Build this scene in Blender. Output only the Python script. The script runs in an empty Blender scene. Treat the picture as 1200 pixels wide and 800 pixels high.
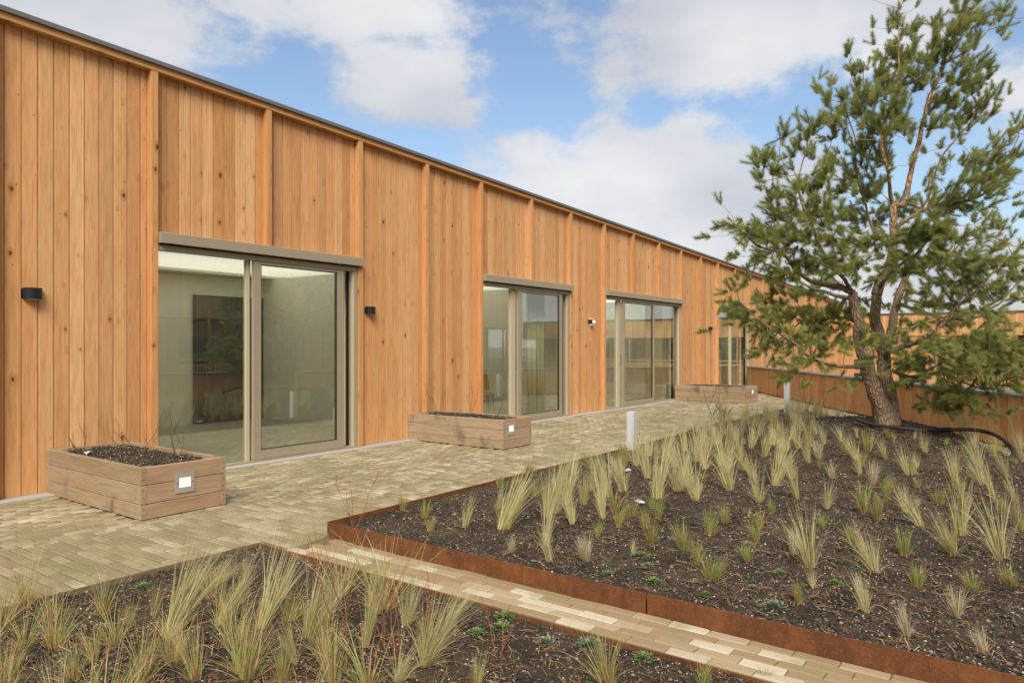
import bpy, bmesh, math, random
import numpy as np
from mathutils import Vector, Matrix, noise
random.seed(11)
R = math.radians
scene = bpy.context.scene
COL = scene.collection

# ------------------------------------------------------------------ camera
A_VIEW = 36.24                                   # view direction, degrees from +X (the facade runs along X)
cam_d = bpy.data.cameras.new('camera'); cam = bpy.data.objects.new('camera', cam_d); COL.objects.link(cam)
cam.location = (0, 0, 1.4)
cam.rotation_euler = (R(90), 0, R(A_VIEW - 90))
cam_d.sensor_width = 36; cam_d.lens = 25.17; cam_d.shift_y = 0.0042
cam_d.clip_start = .05; cam_d.clip_end = 3000
scene.camera = cam
VF = (math.cos(R(A_VIEW)), math.sin(R(A_VIEW))); VR = (math.sin(R(A_VIEW)), -math.cos(R(A_VIEW)))

# ------------------------------------------------------------------ light, sky, exposure
SUN_EL, SUN_AZ = 42, 216                          # sun stands behind the camera, left
sd = Vector((math.cos(R(SUN_EL))*math.cos(R(SUN_AZ)), math.cos(R(SUN_EL))*math.sin(R(SUN_AZ)), math.sin(R(SUN_EL))))
sun_d = bpy.data.lights.new('sun', 'SUN'); sun = bpy.data.objects.new('sun', sun_d); COL.objects.link(sun)
sun_d.energy = 2.3; sun_d.angle = R(30); sun_d.color = (1, .93, .82)
sun.rotation_euler = sd.to_track_quat('Z', 'Y').to_euler()
scene.view_settings.view_transform = 'Standard'; scene.view_settings.look = 'None'
scene.view_settings.gamma = 1; scene.view_settings.exposure = 0.98
scene.view_settings.use_curve_mapping = False

W = bpy.data.worlds.new('World'); scene.world = W; W.use_nodes = True
def NT(nt):
    nt.nodes.clear()
    def n(t, **k):
        x = nt.nodes.new(t)
        ins = k.pop('ins', {})
        for a, b in k.items(): setattr(x, a, b)
        for a, b in ins.items():
            s = x.inputs[a]
            if isinstance(b, bpy.types.NodeSocket): nt.links.new(b, s)
            else: s.default_value = b
        return x
    def m(op, a, b=0.0, c=0.0, clamp=False):
        return n('ShaderNodeMath', operation=op, use_clamp=clamp, ins={0: a, 1: b, 2: c}).outputs[0]
    return n, m
def sky_world():
    n, m = NT(W.node_tree)
    tc = n('ShaderNodeTexCoord').outputs['Generated']
    sep = n('ShaderNodeSeparateXYZ', ins={0: tc})
    az = m('MULTIPLY', m('ARCTAN2', sep.outputs[1], sep.outputs[0]), 57.2958)
    el = m('MULTIPLY', m('ARCSINE', sep.outputs[2]), 57.2958)
    sc = n('ShaderNodeVectorMath', operation='MULTIPLY', ins={0: tc, 1: (1, 1, 1.8)}).outputs[0]
    n1 = n('ShaderNodeTexNoise', ins={'Vector': sc, 'Scale': 7.0, 'Detail': 8.0, 'Roughness': .62}).outputs['Fac']
    n2 = n('ShaderNodeTexNoise', ins={'Vector': n('ShaderNodeVectorMath', operation='ADD', ins={0: sc, 1: (5, 3, 9)}).outputs[0], 'Scale': 3.2, 'Detail': 6.0}).outputs['Fac']
    tot = None
    BL = [(67.5,21.9,11.5,3.8,1),(52.2,24.6,11.9,2.4,0.85),(44.7,20.4,6.3,2.5,1),(39.7,18.4,2.7,1.5,0.6),(19.0,23.1,11.7,4.1,1),(9.6,22.8,10.9,3.1,1),(29.4,21.3,4.7,2.1,0.45),(26.8,12.6,11.2,4.0,1.1),(34.9,15.0,4.1,1.9,0.7),(19.0,10.0,5.6,3.8,1),(22.8,16.5,3.9,1.8,0.7),(10.2,4.6,11.0,3.0,1),(3.0,4.8,6.7,2.6,0.9),(49.0,18.3,7.8,2.1,0.35),(32.2,25.2,5.4,1.4,0.3),(14.2,12.8,4.1,3.0,0.5),(76.9,14.5,5.9,4.4,1),(-3.6,16.6,4.8,2.9,0.9),(64.4,19.9,7.9,2.1,0.6),(36.2,9.8,19.7,2.0,0.6)]
    for (a0, e0, ra, re, w) in BL:
        u = m('DIVIDE', m('SUBTRACT', az, a0), ra*1.15); v = m('DIVIDE', m('SUBTRACT', el, e0), re*1.25)
        r2 = m('ADD', m('MULTIPLY', u, u), m('MULTIPLY', v, v))
        g = m('MULTIPLY', m('POWER', 2.718, m('MULTIPLY', r2, -1.1)), w)
        tot = g if tot is None else m('MAXIMUM', tot, g)
    # beyond the clouds in view denser cloud is added to raise the ambient light
    far = m('MAXIMUM', m('MULTIPLY', m('SUBTRACT', m('ABSOLUTE', m('SUBTRACT', az, 34.0)), 42.0), .1, clamp=True),
            m('MULTIPLY', m('SUBTRACT', el, 26.0), .15, clamp=True))
    tot = m('MAXIMUM', tot, m('MULTIPLY', far, m('MULTIPLY', m('SUBTRACT', n2, .2), 2.6)))
    f = m('ADD', tot, m('MULTIPLY', m('SUBTRACT', n1, .5), 2.0))
    mask = n('ShaderNodeMapRange', interpolation_type='SMOOTHSTEP', ins={0: f, 1: .20, 2: .66}).outputs[0]
    mask = m('MULTIPLY', mask, .93)
    skyt = n('ShaderNodeTexSky', sky_type='NISHITA', sun_disc=False)
    skyt.sun_elevation = R(SUN_EL); skyt.sun_rotation = R(90 - SUN_AZ); skyt.air_density = 1.1; skyt.dust_density = 2.0; skyt.ozone_density = 1.6
    b1 = n('ShaderNodeBackground', ins={'Color': skyt.outputs[0], 'Strength': .090})
    shade = n('ShaderNodeMapRange', ins={0: m('ADD', n2, m('MULTIPLY', f, .12)), 1: .42, 2: .78}).outputs[0]
    cc = n('ShaderNodeMix', data_type='RGBA', ins={0: shade, 6: (.66, .69, .75, 1), 7: (1.0, 1.0, 1.0, 1)}).outputs[2]
    b2 = n('ShaderNodeBackground', ins={'Color': cc, 'Strength': .45})
    mx = n('ShaderNodeMixShader', ins={0: mask, 1: b1.outputs[0], 2: b2.outputs[0]})
    n('ShaderNodeOutputWorld', ins={0: mx.outputs[0]})
sky_world()

# ------------------------------------------------------------------ helpers
class MB:
    "collects verts and faces, links them as ONE mesh object"
    def __init__(s): s.v = []; s.f = []; s.t = []; s.cur = .5
    def add(s, vs, fs, tint=None):
        o = len(s.v); s.v += [tuple(v) for v in vs]; s.f += [tuple(i+o for i in f) for f in fs]
        s.t += [s.cur if tint is None else tint]*len(fs)
    def box(s, x0, x1, y0, y1, z0, z1, tint=None):
        s.add([(x0,y0,z0),(x1,y0,z0),(x1,y1,z0),(x0,y1,z0),(x0,y0,z1),(x1,y0,z1),(x1,y1,z1),(x0,y1,z1)],
              [(0,3,2,1),(4,5,6,7),(0,1,5,4),(1,2,6,5),(2,3,7,6),(3,0,4,7)], tint)
    def chamfer(s, x0, x1, y0, y1, z0, z1, c=.004, tint=None):
        "box whose top edges are chamfered"
        b = [(x0,y0),(x1,y0),(x1,y1),(x0,y1)]; t = [(x0+c,y0+c),(x1-c,y0+c),(x1-c,y1-c),(x0+c,y1-c)]
        s.add([(x,y,z0) for x,y in b]+[(x,y,z1-c) for x,y in b]+[(x,y,z1) for x,y in t],
              [(0,1,5,4),(1,2,6,5),(2,3,7,6),(3,0,4,7),(4,5,9,8),(5,6,10,9),(6,7,11,10),(7,4,8,11),(8,9,10,11),(0,3,2,1)], tint)
    def prism(s, pts, z0, z1, tint=None):
        "plan polygon (counter-clockwise) extruded; z1 may be a function of (x, y)"
        n = len(pts); g = z1 if callable(z1) else (lambda x, y: z1)
        s.add([(x,y,z0) for x,y in pts]+[(x,y,g(x,y)) for x,y in pts],
              [tuple(range(n-1,-1,-1)), tuple(range(n,2*n))]+[(i,(i+1)%n,(i+1)%n+n,i+n) for i in range(n)], tint)
    def tube(s, pts, rad, n=6, tint=None, cap=True):
        pts = [Vector(p) for p in pts]; rad = rad if isinstance(rad, (list, tuple)) else [rad]*len(pts)
        vs = []; up = Vector((.3,.2,1)).normalized(); fs = []
        for i, p in enumerate(pts):
            d = (pts[min(i+1,len(pts)-1)]-pts[max(i-1,0)])
            d = d.normalized() if d.length > 1e-9 else Vector((0,0,1))
            a = d.cross(up)
            if a.length < .05: a = d.cross(Vector((1,0,0)))
            a.normalize(); b = d.cross(a)
            for k in range(n):
                t = 2*math.pi*k/n
                vs.append(p+(a*math.cos(t)+b*math.sin(t))*rad[i])
        for i in range(len(pts)-1):
            for k in range(n):
                q = (k+1)%n
                fs.append((i*n+k, i*n+q, (i+1)*n+q, (i+1)*n+k))
        if cap: fs += [tuple(range(n)), tuple(range((len(pts)-1)*n+n-1, (len(pts)-1)*n-1, -1))]
        s.add(vs, fs, tint)
    def mesh(s, name):
        me = bpy.data.meshes.new(name); me.from_pydata(s.v, [], s.f)
        bm = bmesh.new(); bm.from_mesh(me); bmesh.ops.recalc_face_normals(bm, faces=bm.faces); bm.to_mesh(me); bm.free()
        at = me.attributes.new('tint', 'FLOAT', 'FACE'); at.data.foreach_set('value', np.array(s.t, dtype=np.float32))
        return me
    def build(s, name, mat, parent=None, loc=None, smooth=False):
        me = s.mesh(name); me.materials.append(mat)
        if loc is not None:
            me.transform(Matrix.Translation(-Vector(loc)))
        if smooth:
            me.polygons.foreach_set('use_smooth', [True]*len(me.polygons))
        o = link(name, me, parent)
        if loc is not None: o.location = Vector(loc) if parent is None else Vector(loc)-parent_world(parent)
        elif parent is not None: o.location = -parent_world(parent)
        return o
def parent_world(p):
    v = Vector((0,0,0))
    while p is not None: v += p.location; p = p.parent
    return v
def link(name, me, parent=None):
    o = bpy.data.objects.new(name, me); COL.objects.link(o)
    if parent is not None: o.parent = parent
    return o
def tag(o, label=None, cat=None, group=None, kind=None):
    if label: o['label'] = label
    if cat: o['category'] = cat
    if group: o['group'] = group
    if kind: o['kind'] = kind
    return o
def thing(name, label, cat, loc=(0,0,0), group=None):
    o = link(name, None); o.location = loc; o.empty_display_size = .2
    return tag(o, label, cat, group)
def fast_mesh(name, V, F, mat, attrs=None, smooth=False):
    "V (n,3), F (m,k) numpy"
    me = bpy.data.meshes.new(name); V = np.asarray(V, dtype=np.float32); F = np.asarray(F, dtype=np.int32)
    m_, k = F.shape
    me.vertices.add(len(V)); me.vertices.foreach_set('co', V.ravel())
    me.loops.add(m_*k); me.loops.foreach_set('vertex_index', F.ravel())
    me.polygons.add(m_); me.polygons.foreach_set('loop_start', np.arange(m_, dtype=np.int32)*k)
    me.polygons.foreach_set('loop_total', np.full(m_, k, dtype=np.int32))
    if smooth: me.polygons.foreach_set('use_smooth', np.ones(m_, dtype=bool))
    me.update(calc_edges=True)
    for nm, dom, arr in (attrs or []):
        at = me.attributes.new(nm, 'FLOAT', dom); at.data.foreach_set('value', np.asarray(arr, dtype=np.float32))
    me.materials.append(mat); return me

# ------------------------------------------------------------------ materials
def mat(name, fn):
    m_ = bpy.data.materials.new(name); m_.use_nodes = True
    n, m = NT(m_.node_tree); sh = fn(n, m)
    n('ShaderNodeOutputMaterial', ins={0: sh}); return m_
def ramp(n, fac, stops):
    r = n('ShaderNodeValToRGB', ins={0: fac}); e = r.color_ramp.elements
    e[0].position, e[0].color = stops[0][0], (*stops[0][1], 1)
    e[1].position, e[1].color = stops[-1][0], (*stops[-1][1], 1)
    for p, c in stops[1:-1]:
        q = e.new(p); q.color = (*c, 1)
    return r.outputs[0]
def mixc(n, f, a, b, mode='MIX'):
    def c(x): return x if isinstance(x, bpy.types.NodeSocket) else (*x, 1)
    return n('ShaderNodeMix', data_type='RGBA', blend_type=mode, ins={0: f, 6: c(a), 7: c(b)}).outputs[2]
def bump(n, h, dist=.01, strength=.5):
    return n('ShaderNodeBump', ins={'Height': h, 'Distance': dist, 'Strength': strength}).outputs[0]
def noi(n, v, scale, det=4.0, rough=.55):
    return n('ShaderNodeTexNoise', ins={'Vector': v, 'Scale': scale, 'Detail': det, 'Roughness': rough}).outputs['Fac']
def vmul(n, v, k): return n('ShaderNodeVectorMath', operation='MULTIPLY', ins={0: v, 1: k}).outputs[0]
def vadd(n, v, k): return n('ShaderNodeVectorMath', operation='ADD', ins={0: v, 1: k}).outputs[0]
def bsdf(n, col, rough=.8, normal=None, spec=.3, metal=0.0, **k):
    ins = {'Base Color': col if isinstance(col, bpy.types.NodeSocket) else (*col, 1), 'Roughness': rough, 'Specular IOR Level': spec, 'Metallic': metal}
    ins.update(k)
    if normal is not None: ins['Normal'] = normal
    return n('ShaderNodeBsdfPrincipled', ins=ins).outputs[0]

def wood(axis, tones, knots=True, gscale=1.0, rough=.72, by_tint=False, stains=None):
    "axis: grain direction; tones: list of plank colours picked per piece"
    def fn(n, m):
        geo = n('ShaderNodeNewGeometry').outputs['Position']
        if by_tint:
            rnd = n('ShaderNodeAttribute', attribute_name='tint').outputs['Fac']
        else:
            rnd = n('ShaderNodeObjectInfo').outputs['Random']
        off = n('ShaderNodeCombineXYZ', ins={0: m('MULTIPLY', rnd, 37.0), 1: m('MULTIPLY', rnd, 91.0), 2: m('MULTIPLY', rnd, 173.0)}).outputs[0]
        P = vadd(n, geo, off)
        st = {'x': (.06, 1, 1), 'y': (1, .06, 1), 'z': (1, 1, .06)}[axis]
        S = vmul(n, P, st)
        warp = n('ShaderNodeTexNoise', ins={'Vector': vmul(n, P, {'x': (.25,1,1), 'y': (1,.25,1), 'z': (1,1,.25)}[axis]), 'Scale': 5.0, 'Detail': 3.0}).outputs['Color']
        S2 = vadd(n, S, n('ShaderNodeVectorMath', operation='SCALE', ins={0: warp, 'Scale': .05}).outputs[0])
        rings = noi(n, S2, 55*gscale, 5.0, .6)
        big = noi(n, S, 9.0, 3.0)
        stops = [(i/(len(tones)-1), t) for i, t in enumerate(tones)]
        base = ramp(n, m('FRACT', m('MULTIPLY', rnd, 7.31)), stops)
        c = mixc(n, m('MULTIPLY', m('SUBTRACT', rings, .42, clamp=True), 2.3, clamp=True), base, mixc(n, 1.0, base, (.66, .55, .43), 'MULTIPLY'))
        c = mixc(n, m('MULTIPLY', m('SUBTRACT', big, .45, clamp=True), 1.8, clamp=True), c, mixc(n, 1.0, c, (.80, .70, .60), 'MULTIPLY'))
        c = mixc(n, m('MULTIPLY', m('SUBTRACT', noi(n, P, 1.3, 2.0), .5, clamp=True), 2.0, clamp=True), c, mixc(n, 1.0, c, (1.08, .96, .82), 'MULTIPLY'))
        h = rings
        if knots:
            kv = n('ShaderNodeTexVoronoi', ins={'Vector': vmul(n, P, {'x': (.55,1,1), 'y': (1,.55,1), 'z': (1,1,.55)}[axis]), 'Scale': 6.6, 'Randomness': 1.0})
            d = kv.outputs['Distance']; rc = n('ShaderNodeSeparateColor', ins={0: kv.outputs['Color']}).outputs[0]
            size = m('MULTIPLY', m('SUBTRACT', rc, .2, clamp=True), .13)
            k = n('ShaderNodeMapRange', ins={0: m('SUBTRACT', d, size), 1: -.012, 2: .02, 3: 1.0, 4: 0.0}).outputs[0]
            k = m('MULTIPLY', k, m('GREATER_THAN', rc, .3))
            halo = n('ShaderNodeMapRange', ins={0: m('SUBTRACT', d, m('MULTIPLY', size, 2.2)), 1: -.02, 2: .07, 3: .5, 4: 0.0}).outputs[0]
            halo = m('MULTIPLY', halo, m('GREATER_THAN', rc, .38))
            c = mixc(n, halo, c, mixc(n, 1.0, c, (.74, .56, .40), 'MULTIPLY'))
            c = mixc(n, m('MULTIPLY', k, m('ADD', .45, m('MULTIPLY', rc, .5))), c, (.075, .032, .014))
            k2 = n('ShaderNodeTexVoronoi', ins={'Vector': vmul(n, vadd(n, P, (4.1, 2.7, 8.3)), {'x': (.6,1,1), 'y': (1,.6,1), 'z': (1,1,.6)}[axis]), 'Scale': 15.0, 'Randomness': 1.0})
            r2 = n('ShaderNodeSeparateColor', ins={0: k2.outputs['Color']}).outputs[1]
            c = mixc(n, m('MULTIPLY', m('MULTIPLY', m('LESS_THAN', k2.outputs['Distance'], m('MULTIPLY', m('SUBTRACT', r2, .70, clamp=True), .42)), .65), m('GREATER_THAN', r2, .72)), c, (.17, .075, .032))
            rain = noi(n, vmul(n, geo, (3.0, 3.0, .35)), 3.0, 5.0, .6)
            c = mixc(n, m('MULTIPLY', m('SUBTRACT', rain, .56, clamp=True), 2.2, clamp=True), c, mixc(n, 1.0, c, (.74, .78, .84), 'MULTIPLY'))
            c = mixc(n, m('MULTIPLY', m('SUBTRACT', .42, rain, clamp=True), 1.6, clamp=True), c, mixc(n, 1.0, c, (1.18, 1.16, 1.05), 'MULTIPLY'))
        if stains:
            sn = noi(n, vmul(n, geo, (1, 1, .6)), 3.3, 3.0)
            c = mixc(n, m('MULTIPLY', m('SUBTRACT', sn, .56, clamp=True), stains, clamp=True), c, (.06, .052, .04))
        rgh = m('ADD', rough, m('MULTIPLY', m('SUBTRACT', rings, .5), .15))
        return bsdf(n, c, rgh, bump(n, h, .0012, .45), .25)
    return fn
LARCH = [(.65,.355,.155),(.53,.275,.11),(.64,.375,.18),(.58,.32,.135),(.67,.34,.155),(.50,.275,.12),(.62,.35,.165),(.70,.43,.215),(.54,.31,.145),(.60,.365,.185)]
M = {}
M['board'] = mat('larch_board', wood('z', LARCH))
M['board_t'] = mat('larch_board_far', wood('z', LARCH, by_tint=True))
M['post'] = mat('larch_post', wood('z', [(.60,.315,.135),(.56,.28,.11),(.63,.34,.155)], gscale=.8))
M['fascia'] = mat('larch_fascia', wood('x', [(.58,.30,.115),(.60,.33,.14),(.54,.27,.10)]))
M['hardwood'] = mat('weathered_planter_wood', wood('y', [(.37,.285,.185),(.32,.245,.155),(.41,.315,.215)], knots=False, gscale=1.2, stains=5.0))
M['hardwood_x'] = mat('weathered_planter_wood_end', wood('x', [(.41,.30,.205),(.38,.255,.165),(.42,.33,.25)], knots=False, gscale=1.2))
def simple(c, r=.6, metal=0.0, spec=.4, nz=0.0, sc=30.0):
    def fn(n, m):
        if nz:
            g = n('ShaderNodeNewGeometry').outputs['Position']; f = noi(n, g, sc, 4.0)
            k = m('ADD', 1-nz, m('MULTIPLY', f, 2*nz))
            col = n('ShaderNodeVectorMath', operation='SCALE', ins={0: c, 'Scale': k}).outputs[0]
            return bsdf(n, col, r, bump(n, f, .001, .2), spec, metal)
        return bsdf(n, c, r, None, spec, metal)
    return fn
M['coping'] = mat('grey_roof_coping', simple((.16,.155,.15), .5, .3, nz=.12, sc=6.0))
M['alu'] = mat('bronze_aluminium', simple((.34,.285,.20), .5, .15, nz=.06, sc=9.0))
M['alu_dark'] = mat('dark_door_seal', simple((.03,.028,.025), .6))
M['alu_lite'] = mat('pale_door_profile', simple((.50,.44,.30), .45, .1))
M['back'] = mat('dark_backing', simple((.035,.02,.01), .95))
M['black'] = mat('black_lamp_metal', simple((.018,.02,.022), .38, .2, nz=.1, sc=60.0))
M['bollard'] = mat('grey_bollard_paint', simple((.56,.58,.59), .5, .1, nz=.06, sc=12.0))
M['steelfix'] = mat('brushed_steel_light_plate', simple((.50,.49,.46), .4, .5, nz=.06))
M['plaster'] = mat('pale_interior_wall', simple((.78,.76,.65), .9, nz=.03, sc=2.0))
M['intfloor'] = mat('interior_floor', simple((.44,.42,.34), .45, nz=.08, sc=3.0))
M['intdoor'] = mat('dark_interior_door', simple((.07,.08,.085), .5))
M['curtain'] = mat('pale_curtain', simple((.66,.66,.50), .9, nz=.05))
M['beigeseat'] = mat('mustard_chair', simple((.42,.33,.13), .6))
M['white'] = mat('white_paint', simple((.75,.75,.73), .5, nz=.03))
M['concrete'] = mat('concrete_sill', simple((.40,.38,.34), .9, nz=.15, sc=14.0))
M['pipe'] = mat('black_brown_pipe', simple((.035,.022,.016), .5, nz=.3, sc=40.0))
M['sign'] = mat('plant_tag_plastic', simple((.55,.55,.54), .4))
def emit(c, s):
    def fn(n, m):
        return n('ShaderNodeEmission', ins={0: (*c, 1), 1: s}).outputs[0]
    return fn
def lens_fn(n, m):
    g = n('ShaderNodeNewGeometry').outputs['Position']; f = noi(n, g, 9.0, 1.0)
    c = mixc(n, m('MULTIPLY', m('SUBTRACT', f, .35, clamp=True), 3.0, clamp=True), (1, .96, .86), (.95, .80, .55))
    return n('ShaderNodeEmission', ins={0: c, 1: .8}).outputs[0]
M['lamp'] = mat('lit_lamp_lens', lens_fn)
def opal(n, m):
    return n('ShaderNodeBsdfTranslucent', ins={0: (.97, .97, .94, 1)}).outputs[0]
M['opal'] = mat('opal_added_rooflight', opal)  # diffuser for the unseen roof openings added to brighten the interior
def glass(n, m):
    fc = n('ShaderNodeLayerWeight', ins={'Blend': .5}).outputs['Facing']
    fr = m('ADD', .155, m('MULTIPLY', m('POWER', fc, 3.5), .80))
    gl = n('ShaderNodeBsdfGlossy', ins={'Color': (.95, .97, .93, 1), 'Roughness': .004}).outputs[0]
    tr = n('ShaderNodeBsdfTransparent', ins={'Color': (.90, .915, .85, 1)}).outputs[0]
    return n('ShaderNodeMixShader', ins={0: fr, 1: tr, 2: gl}).outputs[0]
M['glass'] = mat('door_glass', glass)
def dark_glass(n, m): return bsdf(n, (.035,.04,.04), .08, None, .8)
M['dark_glass'] = mat('far_window_glass', dark_glass)
def paver(n, m):
    g = n('ShaderNodeNewGeometry').outputs['Position']
    t = n('ShaderNodeAttribute', attribute_name='tint').outputs['Fac']
    base = ramp(n, t, [(0, (.27,.215,.135)),(.3, (.34,.275,.175)),(.6, (.39,.325,.215)),(.85, (.45,.385,.27)),(1, (.54,.475,.35))])
    patch = noi(n, g, 1.7, 5.0, .6); fine = noi(n, g, 42.0, 4.0, .7)
    c = mixc(n, m('MULTIPLY', m('SUBTRACT', patch, .44, clamp=True), 3.6, clamp=True), base, (.255,.20,.115))
    moss = noi(n, vadd(n, g, (7,3,1)), 1.05, 6.0, .65)
    c = mixc(n, m('MULTIPLY', m('SUBTRACT', moss, .49, clamp=True), 4.0, clamp=True), c, (.225,.21,.10))
    gr = noi(n, g, 16.0, 5.0, .75)
    c = mixc(n, m('MULTIPLY', m('SUBTRACT', gr, .5, clamp=True), 2.6, clamp=True), c, (.19,.155,.09))
    c = mixc(n, m('MULTIPLY', fine, .35), c, mixc(n, 1.0, c, (.62,.58,.5), 'MULTIPLY'))
    return bsdf(n, c, .88, bump(n, fine, .002, .6), .2)
M['paver'] = mat('sand_coloured_pavers', paver)
def pathpaver(n, m):
    g = n('ShaderNodeNewGeometry').outputs['Position']
    t = n('ShaderNodeAttribute', attribute_name='tint').outputs['Fac']
    base = ramp(n, t, [(0, (.30,.215,.125)),(.45, (.36,.27,.165)),(.75, (.40,.30,.195)),(.86,(.46,.375,.26)),(1, (.57,.50,.38))])
    fine = noi(n, g, 60.0, 4.0, .7)
    moss = noi(n, vadd(n, g, (7,3,1)), 3.0, 6.0, .65)
    c = mixc(n, m('MULTIPLY', m('SUBTRACT', moss, .5, clamp=True), 3.6, clamp=True), base, (.27,.235,.10))
    c = mixc(n, m('MULTIPLY', fine, .3), c, mixc(n, 1.0, c, (.62,.58,.5), 'MULTIPLY'))
    return bsdf(n, c, .88, bump(n, fine, .0015, .6), .2)
M['pathpaver'] = mat('path_pavers', pathpaver)
def joint(n, m):
    g = n('ShaderNodeNewGeometry').outputs['Position']
    f = noi(n, g, 3.0, 5.0); f2 = noi(n, g, 120.0, 3.0)
    c = mixc(n, f, (.10,.08,.042), (.085,.082,.035))
    return bsdf(n, mixc(n, f2, c, (.24,.20,.12)), .95, bump(n, f2, .003, .8), .1)
M['joint'] = mat('sandy_joints', joint)
def soil(n, m):
    g = n('ShaderNodeNewGeometry').outputs['Position']
    f = noi(n, g, 3.0, 6.0, .65); f2 = noi(n, g, 55.0, 6.0, .75); f3 = noi(n, g, 14.0, 5.0, .7)
    c = mixc(n, m('MULTIPLY', m('SUBTRACT', f, .3), 2.2, clamp=True), (.022,.018,.013), (.095,.072,.048))
    c = mixc(n, m('MULTIPLY', m('SUBTRACT', f2, .5, clamp=True), 3.0, clamp=True), c, (.15,.105,.075))
    v = n('ShaderNodeTexVoronoi', ins={'Vector': g, 'Scale': 85.0}); rc = n('ShaderNodeSeparateColor', ins={0: v.outputs['Color']}).outputs[0]
    sp = m('MULTIPLY', m('LESS_THAN', v.outputs['Distance'], .33), m('GREATER_THAN', rc, .84))
    c = mixc(n, sp, c, (.38,.31,.22))
    return bsdf(n, c, .95, bump(n, m('ADD', m('MULTIPLY', f2, .6), f3), .02, 1.0), .15)
M['soil'] = mat('dark_planting_soil', soil)
def chips(n, m):
    t = n('ShaderNodeAttribute', attribute_name='tint').outputs['Fac']
    g = n('ShaderNodeNewGeometry').outputs['Position']
    c = ramp(n, t, [(0, (.025,.020,.018)),(.35, (.065,.049,.034)),(.6, (.115,.083,.055)),(.70, (.055,.06,.07)),(.8,(.20,.145,.10)),(.9, (.38,.29,.20)),(1, (.70,.66,.58))])
    return bsdf(n, c, .85, None, .3)
M['chips'] = mat('soil_crumbs', chips)
def litter(n, m):
    t = n('ShaderNodeAttribute', attribute_name='tint').outputs['Fac']
    c = ramp(n, t, [(0, (.13,.055,.028)),(.5, (.24,.115,.055)),(.8, (.30,.19,.10)),(1, (.42,.33,.2))])
    return bsdf(n, c, .9, None, .1)
M['litter'] = mat('dead_grass_litter', litter)
def corten(n, m):
    g = n('ShaderNodeNewGeometry').outputs['Position']
    f = noi(n, g, 5.0, 6.0, .65); f2 = noi(n, g, 90.0, 4.0, .7); f3 = noi(n, vmul(n, g, (1,1,.3)), 16.0, 4.0)
    c = ramp(n, f, [(.25, (.075,.030,.014)),(.5, (.14,.052,.020)),(.7, (.21,.08,.026))])
    c = mixc(n, m('MULTIPLY', m('SUBTRACT', f2, .52, clamp=True), 3.0, clamp=True), c, (.33,.14,.045))
    c = mixc(n, m('MULTIPLY', m('SUBTRACT', f3, .5, clamp=True), 2.5, clamp=True), c, (.07,.028,.016))
    return bsdf(n, c, .82, bump(n, f2, .0015, .6), .25)
M['corten'] = mat('rusted_steel', corten)
def grassm(lo, mid, hi, dead, amount):
    def fn(n, m):
        t = n('ShaderNodeAttribute', attribute_name='tint').outputs['Fac']
        al = n('ShaderNodeAttribute', attribute_name='along').outputs['Fac']
        c = ramp(n, al, [(0, lo), (.45, mid), (1, hi)])
        c = mixc(n, m('MULTIPLY', m('GREATER_THAN', t, 1-amount), 1.0), c, dead)
        k = m('ADD', .7, m('MULTIPLY', m('FRACT', m('MULTIPLY', t, 17.0)), .6))
        c = n('ShaderNodeVectorMath', operation='SCALE', ins={0: c, 'Scale': k}).outputs[0]
        a = bsdf(n, c, .65, None, .25); b = n('ShaderNodeBsdfTranslucent', ins={0: c}).outputs[0]
        return n('ShaderNodeMixShader', ins={0: .3, 1: a, 2: b}).outputs[0]
    return fn
M['feather'] = mat('feather_grass', grassm((.62,.52,.25), (.50,.50,.22), (.56,.52,.28), (.72,.62,.38), .28))
M['dry'] = mat('dry_grass', grassm((.42,.32,.16), (.60,.50,.33), (.68,.60,.44), (.34,.36,.16), .2))
M['green'] = mat('green_grass', grassm((.40,.33,.14), (.25,.34,.09), (.38,.44,.16), (.50,.28,.12), .30))
M['sedge'] = mat('sedge_grass', grassm((.46,.34,.15), (.33,.39,.13), (.54,.53,.26), (.58,.37,.17), .38))
M['sedum'] = mat('stonecrop_leaf', grassm((.08,.15,.03), (.14,.27,.06), (.24,.37,.11), (.22,.28,.15), .3))
M['lavender'] = mat('grey_green_leaf', grassm((.10,.14,.07), (.17,.24,.15), (.27,.34,.24), (.3,.3,.22), .2))
def twig(c):
    def fn(n, m):
        g = n('ShaderNodeNewGeometry').outputs['Position']; f = noi(n, g, 40.0, 3.0)
        return bsdf(n, mixc(n, f, tuple(x*.6 for x in c), c), .7, None, .3)
    return fn
M['redstem'] = mat('red_brown_stem', twig((.36,.13,.05)))
M['twig'] = mat('bare_twig', twig((.17,.10,.065)))
M['stalk'] = mat('dark_stalk', twig((.11,.05,.035)))
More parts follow.
